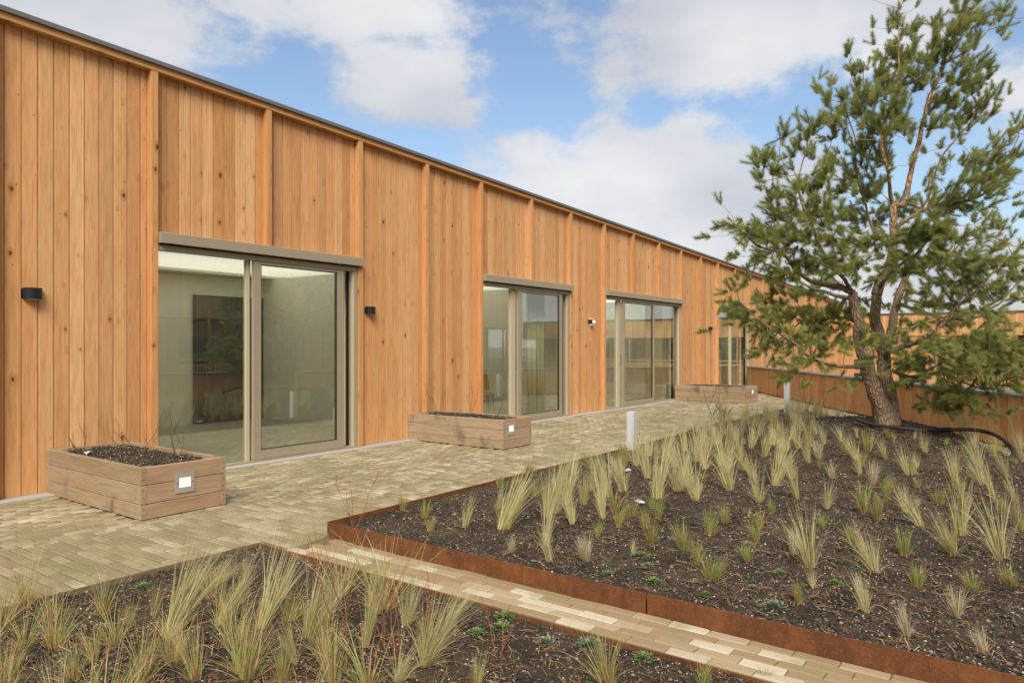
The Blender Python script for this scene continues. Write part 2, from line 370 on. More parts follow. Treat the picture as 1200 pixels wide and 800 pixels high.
def bark(n, m):
    g = n('ShaderNodeNewGeometry').outputs['Position']
    z = n('ShaderNodeSeparateXYZ', ins={0: g}).outputs[2]
    S = vmul(n, g, (1, 1, .35))
    v = n('ShaderNodeTexVoronoi', feature='DISTANCE_TO_EDGE', ins={'Vector': vadd(n, S, n('ShaderNodeVectorMath', operation='SCALE', ins={0: n('ShaderNodeTexNoise', ins={'Vector': g, 'Scale': 12.0}).outputs['Color'], 'Scale': .05}).outputs[0]), 'Scale': 26.0}).outputs['Distance']
    f = noi(n, g, 30.0, 6.0, .7); f2 = noi(n, g, 4.0, 3.0)
    lo = mixc(n, f, (.22,.145,.10), (.44,.31,.215)); hi = mixc(n, f, (.34,.20,.10), (.54,.34,.18))
    c = mixc(n, m('MULTIPLY', m('SUBTRACT', z, 2.0), .5, clamp=True), lo, hi)
    c = mixc(n, m('MULTIPLY', m('SUBTRACT', f2, .52, clamp=True), 3.0, clamp=True), c, (.20,.20,.13))
    cr = n('ShaderNodeMapRange', ins={0: v, 1: 0.0, 2: .12, 3: 1.0, 4: 0.0}).outputs[0]
    c = mixc(n, m('MULTIPLY', cr, .75), c, (.10,.062,.042))
    return bsdf(n, c, .9, bump(n, m('ADD', m('MULTIPLY', v, 2.5), m('MULTIPLY', f, .3)), .02, .9), .15)
M['bark'] = mat('pine_bark', bark)
def twigbark(n, m):
    g = n('ShaderNodeNewGeometry').outputs['Position']; f = noi(n, g, 25.0, 4.0)
    return bsdf(n, mixc(n, f, (.20,.14,.09), (.38,.29,.19)), .85, None, .2)
M['twigbark'] = mat('pine_twig_bark', twigbark)
def needle(n, m):
    t = n('ShaderNodeAttribute', attribute_name='tint').outputs['Fac']
    c = ramp(n, t, [(0, (.17,.20,.058)),(.4, (.29,.325,.095)),(.75, (.41,.43,.135)),(.95, (.52,.49,.19)),(1, (.57,.45,.2))])
    a = bsdf(n, c, .55, None, .35); b = n('ShaderNodeBsdfTranslucent', ins={0: c}).outputs[0]
    return n('ShaderNodeMixShader', ins={0: .42, 1: a, 2: b}).outputs[0]
M['needle'] = mat('pine_needles', needle)
M['ground'] = mat('courtyard_ground', simple((.16,.15,.11), .95, nz=.3, sc=.6))
M['roofing'] = mat('roof_membrane', simple((.12,.12,.115), .9, nz=.15, sc=2.0))
'''END1'''
# ------------------------------------------------------------------ geometry of the place
YF, YB = 7.48, 7.57                               # front of the posts, front of the boards
def ztop(x): return 4.40 - .0289*(x-3.88)         # the roof edge falls gently to the far end
def ypar(x): return 2.95 + .66*(x-16)             # terrace face of the parapet
PU = Vector((.8346, .5508, 0)); PN = Vector((-.5508, .8346, 0))   # along the parapet, and towards the terrace
BED_X, BED_Y = 3.45, 4.20
def mound(x, y):
    dx, dy = x-10.35, y-1.55
    al = dx*.8346+dy*.5508; pe = -dx*.5508+dy*.8346
    e = (y-(ypar(x)+1.15))*.8346
    t = min(max(e/.6, 0), 1); t = t*t*(3-2*t)
    sp = 1.9 if pe > 0 else 1.1; sa = 2.1 if al < 0 else 2.4
    return .07+.37*math.exp(-(al/sa)**2-(pe/sp)**2)*t
def in_frame(x, y, z=0, m_=.08):
    d = x*VF[0]+y*VF[1]
    if d < .4: return False
    u = (x*VR[0]+y*VR[1])/d; v = (z-1.4)/d
    return abs(u) < .715+m_ and -.47-m_ < v < .483+m_

# ------------------------------------------------------------------ ground, terrace, paving
b = MB(); b.add([(-1500,-1500,-3.6),(1500,-1500,-3.6),(1500,1500,-3.6),(-1500,1500,-3.6)], [(0,1,2,3)])
tag(b.build('ground', M['ground']), kind='structure')
b = MB()
xe = 16+(7.4-2.95)/.66
b.prism([(-9,-13.5+.0),(-8.9,-13.49),(xe,7.4),(-9,7.4)], -3.6, -.06)
terr = tag(b.build('terrace_slab', M['concrete']), kind='structure')
b = MB(); x0 = 16+(4.26-2.95)/.66
# joint sand sheet under the pavers: the terrace, the strip behind the bed and the path
b.prism([(-9,4.48),(3.06,4.48),(3.06,-9),(3.44,-9),(3.44,4.21),(14.2,4.21),(9,.6),(0,-6.5),(.8,-7.0),(xe,7.4),(-9,7.4)][::1], -.055, -.0085)
paving = tag(b.build('paving', M['joint']), kind='structure')

# pavers: a soldier strip across the terrace edge, stretcher courses along the building
BRL, BRW = .20, .078
def paver_mb(l, w, seed, g=.0045):
    rr = random.Random(seed); q = MB()
    x0, x1, y0, y1 = -l/2+g, l/2-g, -w/2+g, w/2-g
    c = .006; j = lambda: rr.uniform(-.003, .003)
    base = [(x0,y0),(x1,y0),(x1,y1),(x0,y1)]; top = [(x0+c+j(),y0+c+j()),(x1-c+j(),y0+c+j()),(x1-c+j(),y1-c+j()),(x0+c+j(),y1-c+j())]
    zz = [rr.uniform(-.0015, .0015) for _ in range(4)]
    q.add([(x,y,-.05) for x,y in base]+[(x,y,-.006) for x,y in base]+[(x,y,z) for (x,y),z in zip(top,zz)],
          [(0,1,5,4),(1,2,6,5),(2,3,7,6),(3,0,4,7),(4,5,9,8),(5,6,10,9),(6,7,11,10),(7,4,8,11),(8,9,10,11)])
    return q
def lay(name, parent, rects, material, limit=300, w=BRW, g=.0052):
    "rects: (cx, cy, along_x, length); nearest ones become objects, the rest one joined part"
    vis = [r for r in rects if in_frame(r[0], r[1], 0, .02)]
    vis.sort(key=lambda r: r[0]**2+r[1]**2)
    own = vis[:limit]; ids = set(map(id, own)); variants = {}
    for r in own:
        l = round(r[3]/.02)*.02 if r[3] < BRL-.005 else BRL
        k = (round(l, 3), random.randrange(14))
        if k not in variants:
            q = paver_mb(l, w, hash(k) & 0xffff, g); q.t = [random.random()]*len(q.f)
            variants[k] = q.mesh(name); variants[k].materials.append(material)
        o = link(name, variants[k], parent)
        o.location = (r[0], r[1], random.uniform(-.002, .003))
        o.rotation_euler = (random.uniform(-.008,.008), random.uniform(-.008,.008), (0 if r[2] else math.pi/2)+random.choice((0, math.pi))+random.uniform(-.012,.012))
    V, F, T = [], [], []
    pool = [paver_mb(BRL, w, i+500, g) for i in range(10)]
    for r in rects:
        if id(r) in ids: continue
        q = random.choice(pool); s = r[3]/BRL; dz = random.uniform(-.003, .004); o_ = len(V); an = random.uniform(-.012,.012)
        tx, ty = random.uniform(-.012,.012), random.uniform(-.012,.012)
        for (x, y, z) in q.v:
            x *= s; x, y = x-y*an, y+x*an; z2 = z+dz+x*tx+y*ty
            V.append((r[0]+x, r[1]+y, z2) if r[2] else (r[0]-y, r[1]+x, z2))
        F += [tuple(i+o_ for i in f) for f in q.f]; T += [random.random()]*len(q.f)
    if V:
        tag(link(name+'_rest', fast_mesh(name+'_rest', V, F, material, [('tint','FACE',T)]), parent), kind='stuff')
rects = []
def inside_terrace(x, y):
    if y > 7.33 or y < ypar(x)+.05: return False
    if x < 3.06: return y > 4.50
    if x < 3.44: return y > 4.20
    if x < 15.2 and y < 4.22 and y > ypar(x)+1.17: return False
    return True
def in_planter(x, y):
    for (a, b_, c, d) in ((2.84,3.6,5.76,7.56),(7.7,8.36,5.79,7.56),(17.3,18.2,5.68,7.45)):
        if a+.03 < x < b_-.03 and c+.03 < y: return True
    return False
# strip along the bed: bricks lie across
x = -1.0
while x < 24:
    y = 4.218 if x > 3.44 else (4.19 if x > 3.07 else 4.491)
    step_ = random.choice((.5, 1, .75, .6, .9))*BRL
    while y < 5.72:
        y0_, y1_ = y, min(y+step_, 5.72)
        if y1_-y0_ > .03 and (x < 3.5 or inside_terrace(x, (y0_+y1_)/2)): rects.append((x, (y0_+y1_)/2, False, y1_-y0_))
        y += step_; step_ = BRL
    x += BRW
# courses along the building
y = 5.72+BRW/2; row = 0
while y < 7.36:
    x = -1.2-(row*.37 % 1)*BRL
    while x < 24:
        if inside_terrace(x+BRL/2, y) and not in_planter(x+BRL/2, y): rects.append((x+BRL/2, y, True, BRL))
        x += BRL
    y += BRW; row += 1
# strip between bed and parapet, courses along X again
y = 4.17
while y > -3:
    x = 6+random.random()*BRL
    while x < 20:
        if y > ypar(x)+.06 and (y < ypar(x)+1.12 or x > 15.25) : rects.append((x, y, True, BRL))
        x += BRL
    y -= BRW
for xx in range(0): pass
lay('paver', paving, rects, M['paver'])
# the narrow path between the two beds, bricks lengthwise
b = MB(); b.box(3.065, 3.435, -4, 4.2, -.054, -.0125)
path = tag(b.build('path', M['joint']), kind='structure')
rects = []
for k in range(5):
    y = 4.18-[0, .11, .05, .15, .08][k]
    while y > -3.5:
        rects.append((3.062+.0735*(k+.5)+.003, y-BRL/2, False, BRL)); y -= BRL
lay('path_paver', path, rects, M['pathpaver'], 300, .0735, .0022)
# concrete strip at the foot of the facade
b = MB(); b.box(-3, 22.7, 7.37, 7.60, -.05, .012); tag(b.build('kerb', M['concrete']), kind='structure')

# ------------------------------------------------------------------ the beds: soil, crumbs, litter, steel edging
def soil_sheet(name, xs, ys, zf, keep):
    V, F, idx = [], [], {}
    for i, x in enumerate(xs):
        for j, y in enumerate(ys):
            if keep(x, y):
                z = zf(x, y)+.021*noise.noise(Vector((x*7, y*7, 0)))+.014*noise.noise(Vector((x*19, y*19, 3)))
                idx[i, j] = len(V); V.append((x, y, z))
    for i in range(len(xs)-1):
        for j in range(len(ys)-1):
            k = [(i,j),(i+1,j),(i+1,j+1),(i,j+1)]
            if all(q in idx for q in k): F.append([idx[q] for q in k])
    return tag(link(name, fast_mesh(name, V, F, M['soil'], smooth=True)), kind='structure')
xs = [BED_X+.0+i*.05 for i in range(240)]; ys = [-5.5+i*.05 for i in range(195)]
ys = [y for y in ys if y <= 4.20]+[4.20]
def keep_main(x, y): return y > ypar(x)+1.10 and x < 15.5
soil_sheet('soil', xs, ys, mound, keep_main)
xs = [-2.5+i*.04 for i in range(139)]+[3.05]; ys = [-2.0+i*.04 for i in range(162)]+[4.475]
soil_sheet('soil', xs, ys, lambda x, y: -.03, lambda x, y: True)
def ground_z(x, y):
    z = mound(x, y) if x > 3.44 else -.03
    return z+.021*noise.noise(Vector((x*7, y*7, 0)))+.014*noise.noise(Vector((x*19, y*19, 3)))
def sample_soil(k, main=None):
    "points on the soil in view, denser near the camera"
    out = []
    while len(out) < k:
        d = 2.0+13*random.random()**2.0; u = random.uniform(-.78, .78)
        x = VF[0]*d+VR[0]*u*d; y = VF[1]*d+VR[1]*u*d
        if x > BED_X+.01 and x < 15.3 and y < 4.19 and y > ypar(x)+1.16: out.append((x, y))
        elif x < 3.04 and y < 4.47: out.append((x, y))
    return out
octv = np.array([(1,0,0),(-1,0,0),(0,1,0),(0,-1,0),(0,0,1),(0,0,-1)], dtype=float)
octf = np.array([(0,2,4),(2,1,4),(1,3,4),(3,0,4),(2,0,5),(1,2,5),(3,1,5),(0,3,5)])
def scatter_chips(name, k, smin, smax, mfn, tf):
    rs = np.random.RandomState(3+k); P = sample_soil(k); V = np.zeros((k*6, 3)); F = np.zeros((k*8, 3), dtype=int); T = np.zeros(k*8)
    for i, (x, y) in enumerate(P):
        d = math.hypot(x, y); s = rs.uniform(smin, smax)*(1+.10*d)
        sc = s*np.array([rs.uniform(.6,1.3), rs.uniform(.6,1.3), rs.uniform(.35,.8)])
        q = octv*sc*(1+rs.uniform(-.25,.25,(6,1))); a = rs.uniform(0, 6.28); c, s_ = math.cos(a), math.sin(a)
        t = rs.uniform(-.5,.5); q = q@np.array([[c,s_,0],[-s_,c,0],[0,0,1]])@np.array([[1,0,0],[0,math.cos(t),math.sin(t)],[0,-math.sin(t),math.cos(t)]])
        V[i*6:i*6+6] = q+np.array([x, y, ground_z(x, y)+sc[2]*.4]); F[i*8:i*8+8] = octf+i*6; T[i*8:i*8+8] = tf(rs)
    return tag(link(name, fast_mesh(name, V, F, mfn, [('tint','FACE',T)])), kind='stuff')
scatter_chips('soil_crumbs', 30000, .004, .0105, M['chips'], lambda r: r.random_sample()**1.15*.86)
scatter_chips('pale_pebbles', 6500, .0024, .0055, M['chips'], lambda r: .88+.12*r.random_sample())
def scatter_litter(k, around):
    rs = np.random.RandomState(9); P = sample_soil(k//2)
    while len(P) < k:                                # dead blades gather round the plants
        q_ = around[rs.randint(len(around))]; r_ = abs(rs.normal())*.13+.03; a_ = rs.uniform(0, 6.28); x, y = q_[0]+r_*math.cos(a_), q_[1]+r_*math.sin(a_)
        if (x > BED_X+.02 and y < 4.18 and y > ypar(x)+1.16) or (x < 3.03 and y < 4.46): P.append((x, y)); V = np.zeros((k*6, 3)); F = np.zeros((k*2, 4), dtype=int); T = np.zeros(k*2)
    for i, (x, y) in enumerate(P):
        l = rs.uniform(.02, .10); a = rs.uniform(0, 6.28); w = rs.uniform(.0006, .0017)*(1+.05*math.hypot(x, y)); dz = rs.uniform(.0, .02)
        dx, dy = math.cos(a), math.sin(a); z = ground_z(x, y)+.006
        bend = rs.uniform(-.02, .02)
        pts = [(-l/2, 0, 0), (0, bend, dz), (l/2, 0, rs.uniform(0,.012))]
        for j, (p, q, h) in enumerate(pts):
            X = x+dx*p-dy*q; Y = y+dy*p+dx*q
            V[i*6+j*2] = (X-dy*w, Y+dx*w, z+h); V[i*6+j*2+1] = (X+dy*w, Y-dx*w, z+h+.001)
        F[i*2] = (i*6, i*6+1, i*6+3, i*6+2); F[i*2+1] = (i*6+2, i*6+3, i*6+5, i*6+4); T[i*2:i*2+2] = rs.random_sample()
    return tag(link('dead_grass_litter', fast_mesh('dead_grass_litter', V, F, M['litter'], [('tint','FACE',T)])), kind='stuff')

ed = thing('steel_edging', 'rust-brown weathered steel edging around the raised bed with the pine', 'edging', (3.45, 4.2, 0))
def plate(p0, p1, z0, z1, name='steel_panel', th=.008, parent=None, wob=0.0):
    p0, p1 = Vector((*p0, 0)), Vector((*p1, 0)); d = (p1-p0); L = d.length; d.normalize(); nn = Vector((-d.y, d.x, 0)); q = MB()
    n_ = max(1, int(L/.5)); vs = []
    for i in range(n_+1):
        p = p0+d*(L*i/n_)+nn*(wob*noise.noise(Vector((i*.9, p0.x, p0.y))))
        vs += [p+nn*th/2+Vector((0,0,z0)), p-nn*th/2+Vector((0,0,z0)), p-nn*th/2+Vector((0,0,z1)), p+nn*th/2+Vector((0,0,z1))]
    fs = [(0,1,2,3), tuple(n_*4+i for i in (3,2,1,0))]
    for i in range(n_):
        for k in range(4): fs.append((i*4+k, i*4+(k+1)%4, (i+1)*4+(k+1)%4, (i+1)*4+k))
    q.add(vs, fs)
    return q.build(name, M['corten'], parent)
plate((3.446,4.205),(3.449,1.655), -.05, .104, parent=ed, wob=.008)
plate((3.451,1.648),(3.446,-1.4), -.05, .102, parent=ed, wob=.008)
plate((3.446,-1.406),(3.45,-4.6), -.05, .110, parent=ed)
for xa, xb in ((3.45,6.4),(6.405,9.4),(9.405,12.4),(12.405,15.2)): plate((xa,4.212),(xb,4.212), -.05, .105, parent=ed)
for i in range(5):
    p0 = Vector((15.2,0,0))+Vector((0,4.21,0))-PU*(3.0*i+.003); p1 = p0-PU*2.994
    plate((p0.x,p0.y),(p1.x,p1.y), -.05, .105, parent=ed)
ed2 = thing('steel_edging', 'thin rusty steel edge holding the path and terrace bricks above the lower front bed', 'edging', (3.055, 4.48, 0))
plate((3.058,4.48),(3.058,1.0), -.07, -.010, parent=ed2, th=.006, wob=.004)
plate((3.058,.995),(3.058,-2.0), -.07, -.010, parent=ed2, th=.006)
plate((3.05,4.486),(-.4,4.486), -.07, -.008, parent=ed2, th=.006); plate((-.405,4.486),(-2.5,4.486), -.07, -.008, parent=ed2, th=.006)

# ------------------------------------------------------------------ the timber building
bld = thing('timber_building', 'long single-storey building clad in orange larch boards with glass sliding doors', 'building', (0, 7.6, 0))
PX = [v*YF/7.6 for v in (-1.75,-.30,1.12,2.535,3.953,5.367,6.845,8.201,9.545,11.044,12.445,13.852,15.241,16.657,18.038,19.416,20.745,22.261)]
PX[1:4] = [-.33, 1.06, 2.44]
while PX[-1] < 36.5: PX.append(PX[-1]+1.40)
PW = .075
doors = {4: 6, 8: 10, 11: 14, 16: 18}             # post index: next full post index
def hidden_in(i):
    for a, b_ in doors.items():
        if a < i < b_: return True
    return False
def in_door(i):
    return any(a <= i < b_ for a, b_ in doors.items())
BZ = 2.60
def bottom(x): return -3.6 if x > 22.9 else .014
for i, xr in enumerate(PX):
    z0 = BZ+.002 if hidden_in(i) else bottom(xr)
    q = MB(); z1 = ztop(xr)-.112
    q.add([(xr-PW,YF+.003,z0),(xr-PW+.003,YF,z0),(xr-.003,YF,z0),(xr,YF+.003,z0),(xr,YB+.03,z0),(xr-PW,YB+.03,z0)]+
          [(xr-PW,YF+.003,z1),(xr-PW+.003,YF,z1),(xr-.003,YF,z1),(xr,YF+.003,z1),(xr,YB+.03,z1),(xr-PW,YB+.03,z1)],
          [(0,1,7,6),(1,2,8,7),(2,3,9,8),(3,4,10,9),(4,5,11,10),(5,0,6,11),(0,5,4,3,2,1),(6,7,8,9,10,11)])
    q.build('post', M['post'], bld, loc=(xr-PW/2, YF, z0))
# windows of the stretch beyond the parapet
FARWIN = [(24.7,25.05,.2,2.05),(26.1,26.5,.3,2.1),(27.2,27.6,.3,2.1),(28.5,28.95,.3,2.1),(30.3,30.8,.3,2.1)]
def board(x0_, x1_, z0, z1):
    q = MB(); c = .004; dy = random.uniform(-.0025, .0025); f = YB+dy; g = YB+.022
    P = [(x0_, g), (x0_, f+c), (x0_+c, f), (x1_-c, f), (x1_, f+c), (x1_, g)]
    za, zb = z0, z1
    q.add([(x, y, za) for x, y in P]+[(x, y, zb) for x, y in P],
          [(0,1,7,6),(1,2,8,7),(2,3,9,8),(3,4,10,9),(4,5,11,10),(5,0,6,11),(0,5,4,3,2,1),(6,7,8,9,10,11)])
    q.build('board', M['board'], bld, loc=((x0_+x1_)/2, YB, za))
nb = 0; rest = MB()
for i in range(len(PX)-1):
    xa, xb = PX[i]+.002, PX[i+1]-PW-.002
    x = xa; start = random.choice((.075, .10, .13)); first = True
    while x < xb-.012:
        w = start if first else .130
        first = False; x1_ = min(x+w, xb)
        z0 = BZ+.003 if in_door(i) else bottom(x)
        z1 = ztop(x)-.10
        if xb-x > .012:
            if nb < 270 and x < 29 and x > -1.2:
                if x > 23 and any(a-.02 < (x+x1_)/2 < b_+.02 for a, b_, _, _ in FARWIN):
                    board(x, x1_, 2.2, z1)
                    rest.cur = random.random(); rest.box(x, x1_, YB, YB+.022, -3.6, .1)
                else: board(x, x1_, z0, z1)
                nb += 1
            else:
                rest.cur = random.random(); rest.box(x, x1_, YB, YB+.022, z0, z1)
        x = x1_+.0065
tag(rest.build('board_far', M['board_t'], bld), kind='stuff')
for (a, b_, z0, z1) in FARWIN:
    q = MB(); q.box(a-.04, b_+.04, YB-.03, YB-.005, z1, z1+.05); q.box(a-.04, a, YB-.03, YB+.05, z0, z1); q.box(b_, b_+.04, YB-.03, YB+.05, z0, z1); q.box(a-.04, b_+.04, YB-.03, YB-.005, z0-.05, z0)
    w_ = q.build('window', M['alu'], bld); q = MB(); q.box(a, b_, YB+.02, YB+.03, z0, z1); q.build('pane', M['dark_glass'], w_)
def xprism(q, sec, x0_, x1_):
    "section (y, z offset from ztop) swept along X, following the falling roof edge"
    n_ = len(sec)
    q.add([(x0_, y, ztop(x0_)+z) for y, z in sec]+[(x1_, y, ztop(x1_)+z) for y, z in sec],
          [tuple(range(n_)), tuple(range(2*n_-1, n_-1, -1))]+[(i, (i+1)%n_, (i+1)%n_+n_, i+n_) for i in range(n_)])
# fascia in lengths, coping in lengths
cuts = [-3, 4.85, 9.0, 13.15, 17.3, 21.5, 25.6, 29.8, 37.3]
for a, b_ in zip(cuts[:-1], cuts[1:]):
    q = MB(); xprism(q, [(YF-.004,-.108),(YF-.004,-.046),(YB+.03,-.046),(YB+.03,-.108)], a, b_-.004); q.build('fascia', M['fascia'], bld)
    q = MB(); xprism(q, [(YF-.035,-.045),(YF-.035,-.004),(YF-.031,0),(YF+.35,0.004),(YF+.35,-.045)], a, b_-.003); q.build('coping', M['coping'], bld)
# shadow recess behind the boards, walls round the rooms, roof
q = MB()
segs = [(-3, PX[4]-.03), (PX[6]-PW+.02, PX[8]-.03), (PX[10]-PW+.02, PX[11]-.03), (PX[14]-PW+.02, PX[16]-.03), (PX[18]-PW+.02, 37.2)]
for a, b_ in segs: q.box(a, b_, YB+.024, YB+.2, -3.6, 3.3)
for a, b_ in doors.items(): q.box(PX[a]-.03, PX[b_]-PW+.02, YB+.024, YB+.2, BZ-.05, 3.3)
q.box(-3, 37.2, YB+.024, YB+.05, 3.3, 3.4)
q.build('wall_core', M['back'], bld)
ROOMS = [(-2.8, 2.4), (3.0, 8.1), (8.5, 12.9), (13.3, 19.0), (19.5, 23.7)]
for k_, (ya, yb_) in enumerate(((YB+.03, 8.5), (11.6, 16))):          # gap between is an unseen roof opening, added to light the rooms
    q = MB(); xprism(q, [(ya,-1.0),(ya,-.06),(yb_,-.06),(yb_,-1.0)], -3, 37.2); q.build('roof', M['roofing'], bld)
xs_ = [-3]+[v for r_ in ROOMS for v in r_]+[37.2]
for a, b_ in zip(xs_[0::2], xs_[1::2]):
    q = MB(); xprism(q, [(8.501,-1.0),(8.501,-.06),(11.599,-.06),(11.599,-1.0)], a, b_); q.build('roof', M['plaster'], bld)
q = MB(); q.box(-3, 37.2, 15.8, 16, -3.6, 3.4); q.box(-3.2, -3, YB, 16, -3.6, 3.9); q.build('rear_wall', M['board_t'], bld)
q = MB(); q.box(-2.9, 24, YB+.2, 15.7, -.1, .015); q.build('interior_floor', M['intfloor'], bld)
q = MB()
q.box(-2.9, 24, YB+.21, 8.5, 2.66, 2.8); q.box(-2.9, 24, 11.6, 15.7, 2.66, 2.8)
q.box(-2.9, 24, 12.0, 12.15, .016, 2.65)
for xp in (2.6, 8.3, 13.05, 19.2, 23.9): q.box(xp-.06, xp+.06, YB+.21, 12, .016, 2.65)
for a, b_ in doors.items():
    q.box(PX[a]-.3, PX[a]-.031, YB+.21, YB+.26, .016, 2.65); q.box(PX[b_]-PW+.021, PX[b_]+.3, YB+.21, YB+.26, .016, 2.65)
q.build('interior_wall', M['plaster'], bld)
for xd in (6.85, 11.2, 17.1):
    q = MB(); q.box(xd, xd+1.7, 11.94, 11.99, .02, 2.3); q.build('interior_door', M['intdoor'], bld)

q = MB(); q.box(-2.8, 23.8, 8.51, 11.59, 2.70, 2.72); q.build('added_rooflight', M['opal'], bld)  # unseen diffusing pane, added to spread daylight through the rooms
# roller shutter boxes and sliding doors
def sliding_door(a, b_, L, parts, kind):
    "L left of opening, parts: x positions of the profiles"
    xr = PX[b_]-PW
    q = MB(); q.chamfer(PX[a]+.004, xr+.055, YF-.055, YF+.085, BZ-.112, BZ, .006)
    box = q.build('shutter_box', M['alu'], bld)
    q = MB(); q.box(PX[a]+.004, xr-.003, YF+.0, YF+.08, BZ-.128, BZ-.1125); q.build('shutter_slot', M['alu_dark'], box)
    q = MB()                                        # outer frame
    q.box(L, xr-.004, YF+.015, YF+.12, 2.415, BZ-.13)
    q.box(L, xr-.004, YF+.01, YF+.15, .0, .035)
    q.box(xr-.055, xr-.004, YF+.02, YF+.14, .036, 2.414)
    q.box(L, L+.018, YF+.06, YF+.14, .036, 2.414)
    f = q.build('sliding_door', M['alu'], bld)
    q = MB(); q.box(xr-.075, xr-.057, YF+.03, YF+.075, .036, 2.413); q.build('edge_profile', M['alu_lite'], f)
    for (x0_, x1_, typ) in parts:
        if typ == 'fixed':
            q = MB(); q.box(x0_, x1_, YF+.112, YF+.118, .04, 2.41); q.build('pane', M['glass'], f)
        elif typ == 'stile':
            q = MB(); q.box(x0_, x1_, YF+.08, YF+.13, .037, 2.412); q.build('stile', M['alu_lite'], f)
            q = MB(); q.box(x1_+.001, x1_+.012, YF+.078, YF+.1, .037, 2.411); q.build('seal', M['alu_dark'], f)
        elif typ == 'sash':
            q = MB(); y0_, y1_ = YF+.028, YF+.076
            q.box(x0_, x0_+.10, y0_, y1_, .04, 2.405); q.box(x1_-.11, x1_, y0_, y1_, .04, 2.405)
            q.box(x0_+.101, x1_-.111, y0_, y1_, .04, .15); q.box(x0_+.101, x1_-.111, y0_, y1_, 2.375, 2.405)
            q.build('sash', M['alu'], f)
            q = MB(); s0, s1 = x0_+.101, x1_-.111
            q.box(s0, s0+.008, y0_+.004, y1_-.004, .151, 2.374); q.box(s1-.008, s1, y0_+.004, y1_-.004, .151, 2.374)
            q.box(s0+.009, s1-.009, y0_+.004, y1_-.004, .151, .159); q.box(s0+.009, s1-.009, y0_+.004, y1_-.004, 2.366, 2.374)
            q.build('seal', M['alu_dark'], f)
            q = MB(); q.box(s0+.009, s1-.009, y0_+.018, y0_+.024, .16, 2.365); q.build('pane', M['glass'], f)
            q = MB(); q.box(x0_+.04, x0_+.06, y1_+.002, y1_+.04, .95, 1.2); q.build('handle', M['alu'], f)
sliding_door(4, 6, PX[4]+.003, [(3.91, 4.98, 'fixed'), (4.985, 5.03, 'stile'), (5.05, 6.42, 'sash'), ], 0)
sliding_door(8, 10, PX[8]+.003, [(9.42, 10.27, 'fixed'), (10.28, 10.42, 'stile'), (10.44, 11.92, 'sash')], 0)
sliding_door(11, 14, PX[11]+.003, [(13.65, 14.28, 'fixed'), (14.29, 14.44, 'stile'), (14.47, 16.12, 'sash'), (16.12, 17.55, 'fixed')], 0)
sliding_door(16, 18, PX[16]+.003, [(20.45, 21.6, 'fixed'), (21.61, 21.72, 'stile'), (21.74, 22.9, 'fixed')], 0)

# curtains, and the little furniture one sees through the doors
def curtain(x0_, x1_, y, label):
    q = MB(); n_ = int((x1_-x0_)/.02); vs = []
    for i in range(n_+1):
        x = x0_+(x1_-x0_)*i/n_; yy = y+.03*math.sin(i*.9)+.01*math.sin(i*2.3)
        vs += [(x, yy, .05), (x, yy, 2.55), (x, yy+.004, 2.55), (x, yy+.004, .05)]
    fs = [(0,1,2,3),(n_*4+3,n_*4+2,n_*4+1,n_*4)]
    for i in range(n_):
        for k in range(4): fs.append((i*4+k, i*4+(k+1)%4, i*4+4+(k+1)%4, i*4+4+k))
    q.add(vs, fs)
    return tag(q.build('curtain', M['curtain'], loc=((x0_+x1_)/2, y, .05), smooth=True), label, 'curtain')
curtain(11.35, 11.98, 7.95, 'pale greenish curtain hanging at the right end of the second sliding door')
curtain(16.55, 17.5, 7.95, 'pale curtain hanging behind the right pane of the three-bay glass door')
curtain(22.0, 22.9, 7.95, 'pale curtain behind the far glass door next to the parapet')
def chair(x, y, rz, label):
    r = thing('chair', label, 'chair', (x, y, .015), 'mustard chairs indoors'); r.rotation_euler.z = rz
    def part(nm, q):
        o = link(nm, q.mesh(nm), r); o.data.materials.append(M['beigeseat']); return o
    q = MB(); q.chamfer(-.21, .21, -.2, .2, .42, .46, .015); part('seat', q)
    q = MB(); vs = []
    for i in range(7):
        t = -1+i/3; vs += [(.21*t, .2-.05*t*t, .5), (.19*t, .25-.05*t*t, .86-.05*abs(t)), (.19*t, .27-.05*t*t, .86-.05*abs(t)), (.21*t, .22-.05*t*t, .5)]
    fs = [(0,1,2,3),(27,26,25,24)]
    for i in range(6):
        for k in range(4): fs.append((i*4+k, i*4+(k+1)%4, i*4+4+(k+1)%4, i*4+4+k))
    q.add(vs, fs); q.tube([(-.1,.2,.44),(-.1,.23,.55)], .012); q.tube([(.1,.2,.44),(.1,.23,.55)], .012); part('backrest', q)
    for sx in (-1, 1):
        for sy in (-1, 1):
            q = MB(); q.tube([(.17*sx,.16*sy,.42),(.21*sx,.2*sy,0)], [.014,.009]); part('leg', q)
chair(10.15, 8.75, .5, 'mustard shell chair behind the left pane of the second door')
chair(11.0, 8.8, -.6, 'mustard shell chair behind the right pane of the second door')
t = thing('cabinet', 'low white cabinet standing inside the three-bay glass door', 'cabinet', (15.6, 9.3, .015))
q = MB(); q.chamfer(14.7, 16.5, 9.1, 9.55, .08, .8, .01); q.build('body', M['white'], t)
q = MB(); q.box(14.72, 15.59, 9.08, 9.098, .1, .78); q.build('cabinet_door', M['white'], t)
q = MB(); q.box(15.61, 16.48, 9.08, 9.098, .1, .78); q.build('cabinet_door', M['white'], t)

